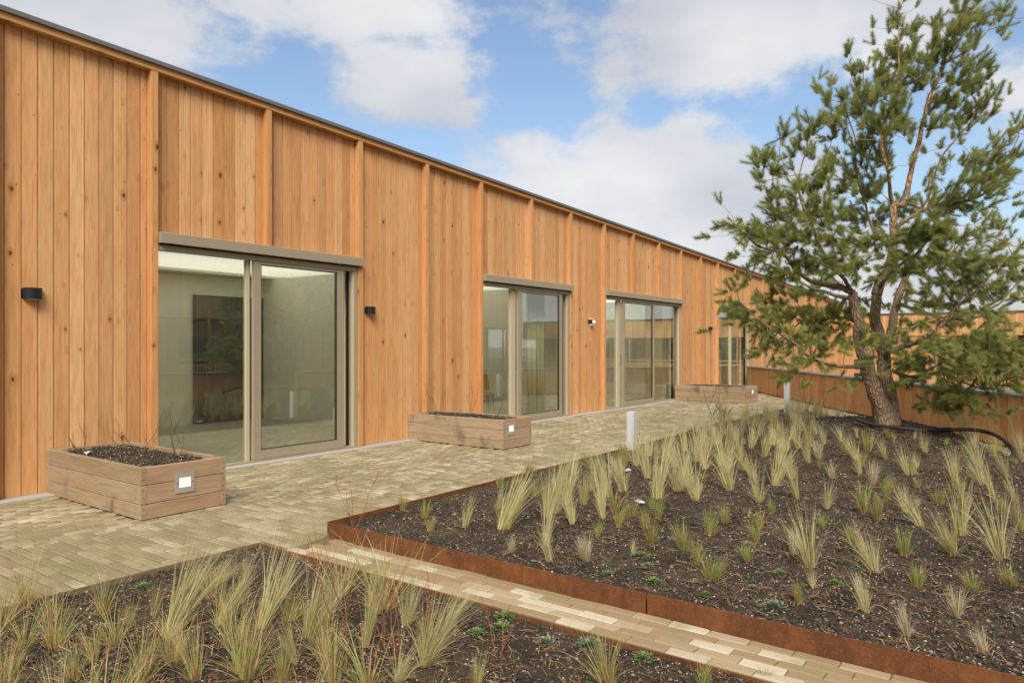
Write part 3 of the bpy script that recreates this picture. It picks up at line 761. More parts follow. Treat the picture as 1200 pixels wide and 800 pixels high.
# wall lamps: short half-round up-and-down lamps
def wall_lamp(x, z, label, lit=False):
    t = thing('wall_lamp', label, 'wall lamp', (x, YB, z), 'black half-round lamps on the larch wall')
    def half(r, w, h, y0_, mt, nm, zc=0):
        q = MB(); pts = [(x-w/2, y0_)]
        for i in range(13):
            a_ = math.pi*i/12; pts.append((x-w/2*math.cos(a_), y0_-.025-r*math.sin(a_)))
        pts.append((x+w/2, y0_)); q.prism(pts[::-1], z-h/2+zc, z+h/2+zc)
        return q.build(nm, mt, t)
    half(.065, .15, .105, YB-.004, M['black'], 'housing')
    q = MB(); q.chamfer(x-.085, x+.085, YB-.0035, YB-.0005, z-.045, z+.045, .001); q.build('back_plate', M['black'], t)
    half(.05, .12, .006, YB-.006, M['lamp'] if lit else M['white'], 'lens', -.056)
    if lit:
        half(.05, .12, .006, YB-.006, M['lamp'], 'lens', .056)
        q = MB(); q.box(x-.05, x+.05, YB-.098, YB-.092, z-.028, z+.034); q.build('lens', M['lamp'], t)
wall_lamp(2.74, 1.885, 'black half-round wall lamp left of the nearest glass door')
wall_lamp(6.93, 1.895, 'black half-round wall lamp just right of the nearest glass door')
wall_lamp(13.1, 1.90, 'lit wall lamp between the second and the three-bay glass door', True)
wall_lamp(19.9, 1.89, 'small black wall lamp just left of the farthest glass door')

# ------------------------------------------------------------------ parapet
par = thing('parapet', 'waist-high parapet of vertical orange boards behind the pine with a grey metal cap', 'parapet', (22.8, 7.4, 0))
def P3(s, d, z):                                   # s metres along the parapet from the facade, d towards the void
    o = Vector((22.80, ypar(22.80), 0)); v = o-PU*s-PN*d; return (v.x, v.y, z)
def pbox(q, s0, s1, d0, d1, z0, z1, tint=None):
    q.add([P3(s0,d0,z0),P3(s1,d0,z0),P3(s1,d1,z0),P3(s0,d1,z0),P3(s0,d0,z1),P3(s1,d0,z1),P3(s1,d1,z1),P3(s0,d1,z1)],
          [(0,3,2,1),(4,5,6,7),(0,1,5,4),(1,2,6,5),(2,3,7,6),(3,0,4,7)], tint)
s = 0.0
while s < 21:
    w = .1385 if random.random() < .85 else .115
    q = MB(); dd = random.uniform(-.003, .003); c = .003
    a_, b_ = s, s+w
    P = [(a_, .02), (a_, dd+c), (a_+c, dd), (b_-c, dd), (b_, dd+c), (b_, .02)]
    q.add([P3(u, v, .015) for u, v in P]+[P3(u, v, .70) for u, v in P],
          [(0,1,7,6),(1,2,8,7),(2,3,9,8),(3,4,10,9),(4,5,11,10),(5,0,6,11),(0,5,4,3,2,1),(6,7,8,9,10,11)])
    q.build('board', M['board'], par, loc=P3(s+w/2, 0, .015)); s += w+.006
q = MB(); pbox(q, 0, 21, .024, .22, -3.6, .70); q.build('parapet_core', M['back'], par)
q = MB(); pbox(q, 0, 21, .221, .24, -3.6, .69); q.build('outer_cladding', M['board_t'], par)
for i in range(7):
    q = MB(); pbox(q, i*3.0, i*3.0+2.996, -.03, .27, .702, .735)
    q.add([P3(i*3.0,-.03,.7355),P3(i*3.0+2.996,-.03,.7355),P3(i*3.0+2.996,.27,.7355),P3(i*3.0,.27,.7355),P3(i*3.0,-.02,.745),P3(i*3.0+2.996,-.02,.745),P3(i*3.0+2.996,.26,.75),P3(i*3.0,.26,.75)],
          [(4,5,6,7),(0,1,5,4),(1,2,6,5),(2,3,7,6),(3,0,4,7)])
    q.build('cap', M['coping'], par)

# ------------------------------------------------------------------ the wings across the courtyard
def gallery(name_label, O, ex, nrm, length, z_top, z_gal, z_rail, step, open_from=0.0):
    """timber wing with an open gallery. O start of its face, ex along it, nrm towards the courtyard."""
    O, ex, nrm = Vector(O), Vector(ex), Vector(nrm)
    t = thing('timber_wing', name_label, 'building', (O.x+ex.x*length/2, O.y+ex.y*length/2, -3.6))
    def bx(q, s0, s1, d0, d1, z0, z1, tint=None):
        c = [O+ex*s_-nrm*d_ for s_, d_ in ((s0,d0),(s1,d0),(s1,d1),(s0,d1))]
        q.add([(p.x,p.y,z0) for p in c]+[(p.x,p.y,z1) for p in c], [(0,3,2,1),(4,5,6,7),(0,1,5,4),(1,2,6,5),(2,3,7,6),(3,0,4,7)], tint)
    q = MB(); s_ = 0
    while s_ < length:                              # cladding of the upper band
        q.cur = random.random(); bx(q, s_, min(s_+.139, length), random.uniform(-.004,.004), .05, z_gal, z_top); s_ += .145
    tag(q.build('upper_cladding', M['board_t'], t), kind='stuff')
    q = MB(); s_ = 0
    while s_ < length:
        d_ = 1.5 if s_ > open_from else .05
        q.cur = random.random(); bx(q, s_, min(s_+.139, length), d_, d_+.05, -3.6, z_gal-.02); s_ += .145
    tag(q.build('gallery_cladding', M['board_t'], t), kind='stuff')
    q = MB(); bx(q, 0, length, .06, 8, z_top-.35, z_top-.01); q.build('roof', M['roofing'], t)
    q = MB(); bx(q, -.0, length, -.06, .12, z_top, z_top+.05); q.build('coping', M['coping'], t)
    q = MB(); bx(q, 0, length, 1.56, 8, -3.6, z_top-.36); q.build('wing_core', M['back'], t)
    q = MB(); bx(q, open_from, length, .06, 1.49, z_gal-.08, z_gal-.01); q.build('gallery_soffit', M['back'], t)
    q = MB(); bx(q, open_from, length, .03, 1.49, z_rail-1.3, z_rail-1.05); q.build('gallery_floor', M['concrete'], t)
    s_ = open_from+.4
    while s_ < length:
        q = MB(); bx(q, s_, s_+.09, .02, .11, -3.6, z_gal-.01); q.build('post', M['post'], t); s_ += step
    for zz in (z_rail, z_rail-.2):
        q = MB(); bx(q, open_from, length, -.02, .015, zz-.06, zz); q.build('rail', M['board_t'], t)
    q = MB(); s_ = open_from+.02
    while s_ < length:
        q.cur = random.random(); bx(q, s_, s_+.06, -.018, .004, z_rail-1.1, z_rail-.265); s_ += .12
    tag(q.build('railing_slats', M['board_t'], t), kind='stuff')
    s_ = open_from+1.0; k = 0
    while s_ < length-1.4:
        w = (.9, 1.5, .6)[k%3]; q = MB(); bx(q, s_-.05, s_+w+.05, 1.46, 1.495, z_rail-1.0, z_rail+.95)
        f = q.build('window', M['alu'], t); q = MB(); bx(q, s_, s_+w, 1.44, 1.458, z_rail-.95, z_rail+.9); q.build('pane', M['dark_glass'], f)
        s_ += w+(1.5, 2.2, 1.1)[k%3]; k += 1
    s_ = .5
    while s_ < open_from-.5:                         # small square openings in the closed stretch
        for zz in (-.1, .55):
            q = MB(); bx(q, s_, s_+.36, .03, .048, zz, zz+.2); q.build('vent_opening', M['alu_dark'], t)
        s_ += .95
    return t
gallery('far timber wing of the building behind the pine, at right angles to the long wall', (37.3, 7.55, 0), (0,-1,0), (-1,0,0), 19, 2.86, 1.85, .62, 1.6, 4.6)
gallery('timber wing on the other side of the courtyard, facing the glass doors', (36.0, -11.5, 0), (-1,0,0), (0,1,0), 96, 7.2, 2.5, .88, 2.8)
ru = thing('roof_hatch', 'small white framed roof unit on top of the far timber wing', 'roof unit', (38.5, 5.3, 2.86))
q = MB(); q.chamfer(38.2, 39.0, 4.2, 4.75, 2.85, 3.3, .02); q.build('housing', M['white'], ru)
q = MB(); q.box(38.18, 38.199, 4.28, 4.45, 2.92, 3.22); q.build('pane', M['dark_glass'], ru)
q = MB(); q.box(38.18, 38.199, 4.5, 4.67, 2.92, 3.22); q.build('pane', M['dark_glass'], ru)

# ------------------------------------------------------------------ planters
def planter(x0_, x1_, y0_, y1_, h, lx, lz, label, tones=0):
    t = thing('planter', label, 'planter', ((x0_+x1_)/2, (y0_+y1_)/2, 0), 'wooden planters along the building')
    zc = [.004, h*.30, h*.66, h]; T = .045
    for k in range(3):
        a_, b_ = zc[k]+.003, zc[k+1]-.003
        q = MB(); q.chamfer(x0_, x0_+T, y0_, y1_, a_, b_, .005); q.build('plank', M['hardwood'], t, loc=(x0_, y0_, a_))
        q = MB(); q.chamfer(x1_-T, x1_, y0_, y1_, a_, b_, .002); q.build('plank', M['hardwood'], t, loc=(x1_, y0_, a_))
        q = MB(); q.chamfer(x0_+T+.001, x1_-T-.001, y0_+.002, y0_+T, a_, b_, .005); q.build('plank', M['hardwood_x'], t, loc=(x1_, y0_, a_))
        q = MB(); q.chamfer(x0_+T+.001, x1_-T-.001, y1_-T, y1_-.002, a_, b_, .002); q.build('plank', M['hardwood_x'], t, loc=(x1_, y1_, a_))
    for (cx_, cy_) in ((x0_+T, y0_+T), (x1_-T-.09, y0_+T), (x0_+T, y1_-T-.09), (x1_-T-.09, y1_-T-.09)):
        q = MB(); q.box(cx_, cx_+.089, cy_+.001, cy_+.09, .01, h-.012); q.build('corner_post', M['hardwood'], t)
    q = MB()
    nx, ny = 16, 36; vs = []; zs = h-.035
    for i in range(nx+1):
        for j in range(ny+1):
            x = x0_+T+(x1_-x0_-2*T)*i/nx; y = y0_+T+(y1_-y0_-2*T)*j/ny
            bump_ = .03*math.sin(math.pi*i/nx)*math.sin(math.pi*j/ny)
            vs.append((x, y, zs+bump_+.022*noise.noise(Vector((x*14, y*14, 1)))+.01*noise.noise(Vector((x*40, y*40, 1)))))
    q.add(vs, [(i*(ny+1)+j, (i+1)*(ny+1)+j, (i+1)*(ny+1)+j+1, i*(ny+1)+j+1) for i in range(nx) for j in range(ny)])
    q.build('soil_fill', M['soil'], t)
    q = MB(); rs = np.random.RandomState(int(x0_*10)); V=[]; F=[]; TT=[]
    for i in range(900):
        x = rs.uniform(x0_+T+.02, x1_-T-.02); y = rs.uniform(y0_+T+.02, y1_-T-.02); s_ = rs.uniform(.004, .012)
        i2 = (x-x0_-T)/(x1_-x0_-2*T); j2 = (y-y0_-T)/(y1_-y0_-2*T)
        z = zs+.03*math.sin(math.pi*i2)*math.sin(math.pi*j2)+.01
        o_ = len(V); V += [tuple(v*s_*rs.uniform(.6,1.3,3)+np.array([x,y,z])) for v in octv]; F += [tuple(f+o_) for f in octf]; TT += [rs.random_sample()**1.3*.95]*8
    tag(link('soil_crumbs', fast_mesh('soil_crumbs', V, F, M['chips'], [('tint','FACE',TT)]), t), kind='stuff').location = -parent_world(t)
    q = MB()
    for k in range(3):
        for sx in (x0_+.022, x1_-.022):
            for fz in (.3, .7):
                zz = zc[k]+(zc[k+1]-zc[k])*fz; q.tube([(sx, y0_-.0008, zz), (sx, y0_+.004, zz)], .0045, 8)
        for fz in (.3, .7):
            zz = zc[k]+(zc[k+1]-zc[k])*fz
            for sy in (y0_+.09, (y0_+y1_)/2, y1_-.09): q.tube([(x0_-.0008, sy, zz), (x0_+.004, sy, zz)], .004, 8)
    q.build('screws', M['alu_dark'], t)
    # recessed step light
    q = MB(); a_ = .083; i_ = .05
    yf = y0_-.006
    q.add([(lx-a_,yf,lz-a_),(lx+a_,yf,lz-a_),(lx+a_,yf,lz+a_),(lx-a_,yf,lz+a_),(lx-i_,yf,lz-i_*.75),(lx+i_,yf,lz-i_*.75),(lx+i_,yf,lz+i_*.85),(lx-i_,yf,lz+i_*.85),
           (lx-a_,y0_+.001,lz-a_),(lx+a_,y0_+.001,lz-a_),(lx+a_,y0_+.001,lz+a_),(lx-a_,y0_+.001,lz+a_)],
          [(0,1,5,4),(1,2,6,5),(2,3,7,6),(3,0,4,7),(0,8,9,1),(1,9,10,2),(2,10,11,3),(3,11,8,0)])
    lt = q.build('step_light', M['steelfix'], t)
    q = MB(); q.box(lx-i_, lx+i_, yf+.003, yf+.0045, lz-i_*.75, lz+i_*.85); q.build('lens', M['lamp'], lt)
    for sx in (-1, 1):
        q = MB(); q.tube([(lx+sx*.068, yf-.002, lz), (lx+sx*.068, yf+.001, lz)], .005, 8); q.build('screw', M['alu_dark'], lt)
    return t
planter(2.86, 3.60, 5.77, 7.555, .425, 3.225, .255, 'light brown wooden planter with a lit steel light plate, nearest to the camera')
planter(7.70, 8.36, 5.79, 7.555, .40, 7.88, .27, 'stained grey-brown wooden planter left of the second glass door')
planter(17.25, 18.2, 5.67, 7.47, .40, 17.80, .26, 'long plain wooden planter far back beside the parapet')
def bare_shrub(x, y, z, h, n_, seed, label, cat='shrub', matn='twig', r=.004, group=None, spread=.35, lean=(0,0)):
    rr = random.Random(seed); q = MB()
    def grow(p, d, l, r_, dep):
        pts = [p]; k = 5
        for i in range(k):
            d = (d+Vector((rr.uniform(-.16,.16), rr.uniform(-.16,.16), rr.uniform(-.02,.12)))).normalized()
            pts.append(pts[-1]+d*l/k)
        q.tube(pts, [max(.0008, r_*(1-.6*i/k)) for i in range(k+1)], 5)
        if dep > 0:
            for i in range(rr.choice((1, 2, 3))):
                j = rr.randint(1, k-1); e = (d+Vector((rr.uniform(-.8,.8), rr.uniform(-.8,.8), rr.uniform(-.1,.4)))).normalized()
                grow(pts[j], e, l*rr.uniform(.35,.6), r_*.6, dep-1)
    for i in range(n_):
        a_ = rr.uniform(0, 6.28)
        grow(Vector((x+.02*math.cos(a_), y+.02*math.sin(a_), z)), Vector((lean[0]+spread*math.cos(a_), lean[1]+spread*math.sin(a_), 1)).normalized(), h*rr.uniform(.6,1), r, 2)
    return tag(q.build('bare_shrub', M[matn], loc=(x, y, z)), label, cat, group)
bare_shrub(2.98, 7.1, .38, .30, 2, 1, 'spindly bare twig at the wall end of the nearest planter')
bare_shrub(3.22, 6.6, .39, .34, 4, 2, 'branching leafless shrub in the middle of the nearest planter', spread=.9)
bare_shrub(3.42, 6.25, .39, .36, 3, 3, 'upright leafless shrub in the nearest planter on the door side')
bare_shrub(7.98, 7.2, .37, .42, 3, 4, 'leafless forked shrub at the wall end of the second planter', spread=.6)
bare_shrub(8.1, 6.7, .37, .45, 2, 5, 'thin bare twig in the middle of the second planter')
bare_shrub(8.2, 6.3, .37, .3, 2, 6, 'short bare twig in the second planter on the door side')
q = MB(); q.box(-.05, .05, -.015, .015, 0, .012); q.chamfer(-.045,.045,-.02,-.005,.0125,.03,.003)
o = q.build('plant_tag', M['sign']); o.location = (2.99, 7.02, .415); o.rotation_euler = (.5, .1, .9); tag(o, 'white plastic plant tag lying at the back corner of the nearest planter', 'plant tag')
q = MB(); q.add([(-.05,-.02,0),(.04,-.03,0),(.06,.015,0),(-.02,.03,0),(-.03,-.01,.015),(.03,-.01,.02),(.03,.012,.016)], [(0,1,5,4),(1,2,6,5),(2,3,6),(3,0,4,6),(4,5,6),(0,3,2,1)])
o = q.build('stone', M['sign']); o.location = (6.82, 3.49, .085); tag(o, 'white flat stone on the soil right below the front grey bollard', 'stone')
me_ = o.data
o = link('stone', me_.copy()); o.data.materials[0] = M['steelfix']; o.location = (5.5, 2.7, .085); o.rotation_euler.z = 1.2; tag(o, 'small pale beige stone among the feather grass near the bed centre', 'stone')

# ------------------------------------------------------------------ bollards
def bollard(x, y, z, h, label):
    t = thing('bollard', label, 'bollard', (x, y, z), 'grey square bollard lights')
    q = MB(); a_ = .048; q.chamfer(x-a_, x+a_, y-a_, y+a_, z-.05, z+h, .004); q.build('post', M['bollard'], t)
    q = MB(); q.chamfer(x-a_-.03, x+a_+.03, y-a_-.03, y+a_+.03, z-.06, z+.006, .003); q.build('base_plate', M['bollard'], t)
    q = MB(); q.box(x-a_*.8, x+a_*.8, y+a_+.001, y+a_+.004, z+h-.14, z+h-.03); q.build('lens', M['white'], t)
bollard(8.18, 4.12, .07, .50, 'grey square bollard at the bed edge, nearer one in front of the second door')
bollard(14.7, 4.0, .07, .60, 'grey square bollard at the far corner of the bed, near the parapet')
# ------------------------------------------------------------------ grasses and small plants
def tuft_mesh(kind, seed):
    "unit tall tuft leaning towards +X; blades are thin curved strips"
    rr = np.random.RandomState(seed)
    P = dict(feather=(150, .05, .50, .14, .0050, 6, (.22, 1.12)), dry=(170, .08, .85, .12, .0085, 4, (.45, 1.05)), green=(130, .12, .75, .10, .0115, 5, (.4, 1.1)),
             sedge=(105, .11, 1.15, .10, .0078, 7, (.35, 1.3)), plume=(190, .045, .46, .22, .0034, 7, (.25, 1.15)))[kind]
    n_, br, splay, lean, w, seg, (l0, l1) = P
    n_ = int(n_*rr.uniform(.65, 1.35)); splay *= rr.uniform(.6, 1.5); lean *= rr.uniform(0, 2.6); br *= rr.uniform(.7, 1.5); w *= rr.uniform(.85, 1.15); gap = rr.uniform(0, 6.283)
    V, F, T, AL = [], [], [], []
    for i in range(n_):
        a = rr.uniform(0, 6.283) if rr.uniform() < .6 else gap+rr.normal()*.9; r = br*math.sqrt(rr.uniform()); L = l0+(l1-l0)*rr.uniform()**.8
        t = rr.random_sample(); dead = t > .8
        low = rr.uniform() < .26                       # a few blades flop to the ground
        out = splay*(.15+.85*rr.uniform()**1.5)*(1.4 if dead else 1)*(3.2 if low else 1)
        if low: L *= rr.uniform(.25, .7)
        dx, dy = math.cos(a)*out+lean*rr.uniform(.5, 1.5), math.sin(a)*out
        p = np.array([math.cos(a)*r, math.sin(a)*r, -.03]); d = np.array([dx*.45, dy*.45, 1.0]); d /= np.linalg.norm(d)
        side = np.array([-math.sin(a+rr.uniform(-1.5,1.5)), math.cos(a+rr.uniform(-1.5,1.5)), 0]); side /= np.linalg.norm(side)
        droop = rr.uniform(.1, 1.3)*(1.5 if dead else 1)*(1.35 if kind == 'sedge' else 1)
        ww = w*rr.uniform(.5, 1.3); o_ = len(V); wv = rr.normal(size=2)*.10
        for s in range(seg+1):
            f = s/seg; wd = ww*(1-f**1.3*.88)
            V += [p-side*wd, p+side*wd]; AL += [f, f]
            if s < seg:
                F.append((o_+2*s, o_+2*s+1, o_+2*s+3, o_+2*s+2)); T.append(t)
            p = p+d*L/seg
            d = d+np.array([dx+wv[0], dy+wv[1], -.20*f])*droop*.75/seg*(.6+1.6*f)+np.append(rr.normal(size=2)*.03, 0); d /= np.linalg.norm(d)
    me = fast_mesh(kind+'_tuft', np.array(V), F, M[{'plume': 'feather'}.get(kind, kind)], [('tint','FACE',T), ('along','POINT',AL)])
    return me
TM = {k: [tuft_mesh(k, 10*i+hash_) for i in range(14)] for hash_, k in enumerate(('feather','dry','green','sedge','plume'))}
def sedum_mesh(seed, m_):
    rr = np.random.RandomState(seed); V, F, T, AL = [], [], [], []
    for i in range(150):
        a = rr.uniform(0, 6.28); e = rr.uniform(.1, 1.5); r = rr.uniform(.35, 1)
        c = np.array([math.cos(a)*math.cos(e)*r, math.sin(a)*math.cos(e)*r, math.sin(e)*.55*r]); d = c/np.linalg.norm(c)+rr.uniform(-.4,.4,3)
        s = np.cross(d, [0,0,1]); s = s/(np.linalg.norm(s)+1e-6)*rr.uniform(.06,.12); l = d*rr.uniform(.14,.3); o_ = len(V)
        V += [c-s*.4, c+s*.4, c+l*.6+s, c+l, c+l*.6-s]; F.append((o_,o_+1,o_+2,o_+3,o_+4)); T.append(rr.random_sample()); AL += [.2,.2,.7,1,.7]
    return fast_mesh('cushion', np.array(V), F, M[m_], [('tint','FACE',T), ('along','POINT',AL)])
SM = [sedum_mesh(i, 'sedum') for i in range(4)]; LM = [sedum_mesh(i+20, 'lavender') for i in range(3)]
RIGHT_AZ = math.atan2(VR[1], VR[0])
ORD = 'nearest|second nearest|third nearest|fourth nearest|fifth nearest|sixth nearest|seventh nearest|eighth nearest|ninth nearest|tenth nearest|eleventh nearest|twelfth nearest|thirteenth nearest|fourteenth nearest|fifteenth nearest|sixteenth nearest|seventeenth nearest|eighteenth nearest|nineteenth nearest|twentieth nearest|twenty-first nearest|twenty-second nearest|twenty-third nearest|twenty-fourth nearest|twenty-fifth nearest|twenty-sixth nearest|twenty-seventh nearest|twenty-eighth nearest|twenty-ninth nearest|thirtieth nearest'.split('|')+['thirty-%s nearest' % w for w in 'first second third fourth fifth sixth seventh eighth ninth'.split()]
LAND_MAIN = [((8.0,3.1),'to the single dark upright stalk'), ((6.6,1.3),'to the middle of the raised bed'), ((8.18,4.12),'to the front grey bollard'), ((14.7,4.0),'to the rear grey bollard'), ((3.45,4.2),'to the left corner of the raised bed'),
             ((9.93,1.5),'to the pine trunk'), ((3.45,1.65),'to the seam in the rusty steel edging'), ((9.1,.3),'to the loose end of the black pipe'),
             ((5.5,2.7),'to the small pale beige stone'), ((3.5,.2),'to the steel edging at the right picture edge')]
LAND_FRONT = [((3.05,4.45),'to the far corner of the front bed'), ((1.4,3.6),'to the bottom left picture corner'), ((2.9,1.4),'to the right end of the front bed'), ((2.35,2.5),'to the red stems in the front bed')]
DESC = {'F': ('tall straw-green feather grass tuft', 'feather grass tufts in the raised bed'), 'D': ('short dry blond grass tuft', 'dry blond tufts in the raised bed'),
        'G': ('low reddish-green grass tuft', 'low green tufts in the raised bed'), 'S': ('arching green and orange sedge clump', 'sedge clumps in the front bed'),
        'P': ('tall pale feather grass plume', 'feather grass plumes in the front bed'), 'C': ('small bright green cushion plant', 'green cushion plants'), 'L': ('small grey-green cushion plant', 'grey-green cushion plants')}
placed = []
def put(kind, x, y, h, lean, main):
    h *= random.uniform(.86, 1.16)
    key = {'F': 'feather', 'D': 'dry', 'G': 'green', 'S': 'sedge', 'P': 'plume'}.get(kind)
    me = random.choice(TM[key] if key else (SM if kind == 'C' else LM))
    o = link({'F':'tufted_plant','D':'dry_tufted_plant','G':'low_tufted_plant','S':'sedge_plant','P':'tall_tufted_plant','C':'cushion_plant','L':'cushion_plant'}[kind], me)
    o.location = (x, y, ground_z(x, y))
    if key:
        az = RIGHT_AZ+(math.pi if lean < 0 else 0)+random.uniform(-1.0,1.0)*(1 if lean else 6)
        o.rotation_euler = (0, .06*abs(lean)+random.uniform(0,.08), az)
        # tilt about the local Y axis leans the tuft towards its +X
        o.scale = (h*random.uniform(.85,1.5), h*random.uniform(.85,1.5), h*random.uniform(1.0,1.22))
        if key == 'feather': o.scale = (h*random.uniform(.85,1.5), h*random.uniform(.85,1.5), h*random.uniform(1.0,1.22))
    else:
        o.scale = (h/2*1.05, h/2*1.05, h/2*.95); o.rotation_euler.z = random.uniform(0, 6.28)
    placed.append((o, kind, x, y, main))
TM_MAIN = """F 4.04 3.39 0.28 1;F 4.15 3.12 0.41 3;F 4.62 3.53 0.22 2;G 5.32 4.04 0.18 0;G 4.16 4.15 0.15 0;G 4.10 3.85 0.15 0;F 4.66 3.08 0.39 1;F 4.82 3.10 0.42 1;F 5.08 3.17 0.39 1;F 3.96 2.63 0.34 0;F 3.71 2.43 0.25 0;D 3.72 2.73 0.13 0;D 3.80 2.22 0.16 0;F 4.55 2.78 0.23 -1;F 5.25 2.92 0.34 0;F 5.22 3.08 0.32 0;F 5.72 3.29 0.38 1;F 4.87 2.70 0.28 -1;G 4.69 2.47 0.16 0;G 5.15 2.75 0.17 0;F 5.59 3.04 0.45 0;F 5.89 3.05 0.33 -1;F 6.59 3.15 0.38 0;F 5.80 2.68 0.45 0;G 5.17 2.38 0.19 0;F 6.18 2.65 0.39 0;F 5.90 2.37 0.40 0;F 6.47 2.70 0.41 0;G 4.76 2.29 0.14 0;F 6.48 2.27 0.38 -2;F 6.14 1.90 0.33 -1;F 7.12 2.26 0.32 -1;F 6.87 1.98 0.42 0;F 6.42 1.66 0.37 -1;F 7.28 1.94 0.35 -1;F 8.03 1.97 0.32 -1;D 8.17 1.89 0.24 -1;F 7.68 1.40 0.25 -1;F 8.26 1.54 0.27 -1;D 7.39 1.24 0.22 1;F 8.35 1.28 0.27 -2;F 7.86 1.01 0.28 -2;F 7.86 0.96 0.25 0;F 8.77 0.96 0.25 -1;F 7.78 0.61 0.27 -1;F 8.44 0.46 0.34 -2;F 7.79 0.41 0.28 -2;D 7.43 1.61 0.18 0;F 6.21 1.38 0.24 1;G 6.23 1.09 0.22 0;G 5.56 1.26 0.14 0;F 4.54 1.10 0.37 -3;F 6.00 0.69 0.30 -3;F 6.43 0.84 0.22 -2;G 5.17 0.98 0.17 -1;F 4.66 0.77 0.31 -3;G 5.15 0.68 0.18 0;F 5.33 0.43 0.31 -3;F 5.90 0.43 0.32 0;F 5.47 0.18 0.39 -3;G 4.43 1.44 0.13 -1;G 4.91 1.54 0.13 -1;F 3.92 0.69 0.16 0;D 3.70 0.48 0.16 -2;D 4.14 0.32 0.16 -2;D 3.73 0.19 0.11 -3;G 4.55 0.54 0.12 0;G 4.61 0.27 0.13 -1;G 4.82 0.11 0.11 -1;G 4.47 2.10 0.17 0;G 4.43 1.85 0.19 -1;G 4.92 1.87 0.17 0;G 4.46 1.46 0.13 0;G 5.29 1.89 0.13 0;G 5.78 1.69 0.13 0;G 4.39 2.48 0.12 0;G 6.83 1.03 0.16 0;F 6.34 0.10 0.31 -3;F 7.23 0.14 0.28 -2;F 7.30 0.29 0.29 -2;F 8.19 0.23 0.27 -2;G 6.89 0.66 0.14 0;F 7.60 2.76 0.42 0;F 8.02 3.07 0.41 0;F 7.74 3.10 0.43 0;F 7.26 3.15 0.39 0;F 7.60 3.42 0.39 0;F 7.79 3.71 0.34 0;F 7.20 3.58 0.34 0;F 8.33 3.48 0.36 0;F 8.98 3.52 0.33 0;F 8.85 3.27 0.37 0;F 8.32 2.92 0.40 0;F 9.12 3.12 0.37 0;F 9.81 3.24 0.33 0;F 7.89 2.64 0.40 0;F 8.58 2.75 0.37 0;F 9.36 2.89 0.33 0;F 8.16 2.47 0.36 0;F 8.81 2.57 0.35 0;F 7.80 2.21 0.36 0;F 9.58 2.69 0.31 0;F 8.40 2.31 0.35 -1;F 9.02 2.40 0.33 0;F 9.50 2.40 0.28 -1;F 8.61 2.22 0.31 -1;F 9.23 2.18 0.27 -1;F 8.73 2.13 0.28 0;F 8.82 1.99 0.24 -1;F 10.05 2.95 0.26 0;F 10.21 3.22 0.29 0;F 9.68 3.48 0.31 0;F 7.31 2.84 0.40 0;F 7.19 2.57 0.31 0;F 8.92 1.83 0.22 0;G 5.91 4.12 0.19 0;F 5.72 3.64 0.27 0;F 6.33 3.85 0.28 0;G 6.80 3.89 0.22 0;G 7.39 3.80 0.23 0;F 6.43 3.38 0.31 0;G 5.05 2.55 0.15 0"""
TM_FRONT = """S 1.59 4.48 0.23 3;S 1.79 4.01 0.22 2;F 1.86 3.47 0.44 3;F 1.92 3.74 0.26 2;F 2.06 3.36 0.37 3;S 1.37 3.86 0.19 1;S 1.45 3.74 0.19 0;S 1.65 3.58 0.17 0;S 1.55 3.10 0.20 0;S 1.68 2.92 0.21 0;S 1.36 3.33 0.19 0;S 1.85 2.83 0.24 1;F 2.19 3.19 0.48 3;F 2.39 3.67 0.32 3;F 2.25 2.89 0.37 1;F 2.31 2.87 0.36 2;F 2.35 2.59 0.40 0;F 2.35 2.21 0.43 0;F 2.67 2.37 0.31 3;S 1.82 2.74 0.21 0;S 2.00 2.41 0.22 0;F 2.16 2.18 0.22 0;G 2.93 1.15 0.13 0;G 3.11 0.93 0.09 0;S 2.66 1.46 0.23 -3;S 1.42 4.26 0.22 2;S 1.23 3.64 0.19 0;F 2.48 3.43 0.24 3;F 2.30 4.04 0.25 3;F 2.37 3.93 0.23 3;S 1.70 3.13 0.17 1;S 1.51 3.47 0.16 -1;S 2.36 1.91 0.11 1;F 2.63 2.60 0.35 1;F 2.02 2.69 0.23 -1;S 1.89 2.60 0.18 1;S 2.07 2.27 0.22 -1;S 1.61 4.19 0.21 2;F 1.77 3.69 0.22 2"""
def rows(s):
    for t in s.split(';'):
        k, x, y, h, l = t.split(); yield k, float(x), float(y), float(h), int(l)
for k, x, y, h, l in rows(TM_MAIN): put(k, x, y, h, l, True)
for k, x, y, h, l in rows(TM_FRONT): put('P' if k == 'F' else k, x, y, h, l, False)
rr_ = random.Random(4)
for i in range(60):                                  # small green seedlings between the planted tufts
    for _ in range(60):
        x = rr_.uniform(3.8, 9.5); y = rr_.uniform(.1, 4.0)
        if in_frame(x, y) and y > ypar(x)+1.4 and all((x-q[2])**2+(y-q[3])**2 > .045 for q in placed): break
    else: continue
    put(rr_.choice('GGGDF'), x, y, rr_.uniform(.07, .17), 0, True)
for i in range(20):                                  # the front bed is thick with sedge at the lower left
    for _ in range(40):
        d = rr_.uniform(2.6, 4.2); u = rr_.uniform(-.74, -.1); x = VF[0]*d+VR[0]*u*d; y = VF[1]*d+VR[1]*u*d
        if y < 4.3 and x < 2.9 and all((x-q[2])**2+(y-q[3])**2 > .018 for q in placed): break
    else: continue
    if in_frame(x, y, 0, .1): put('S' if rr_.random() < .85 else 'P', x, y, rr_.uniform(.15,.30) if d > 3 else rr_.uniform(.14,.24), rr_.choice((1,2,0,-1)), False)
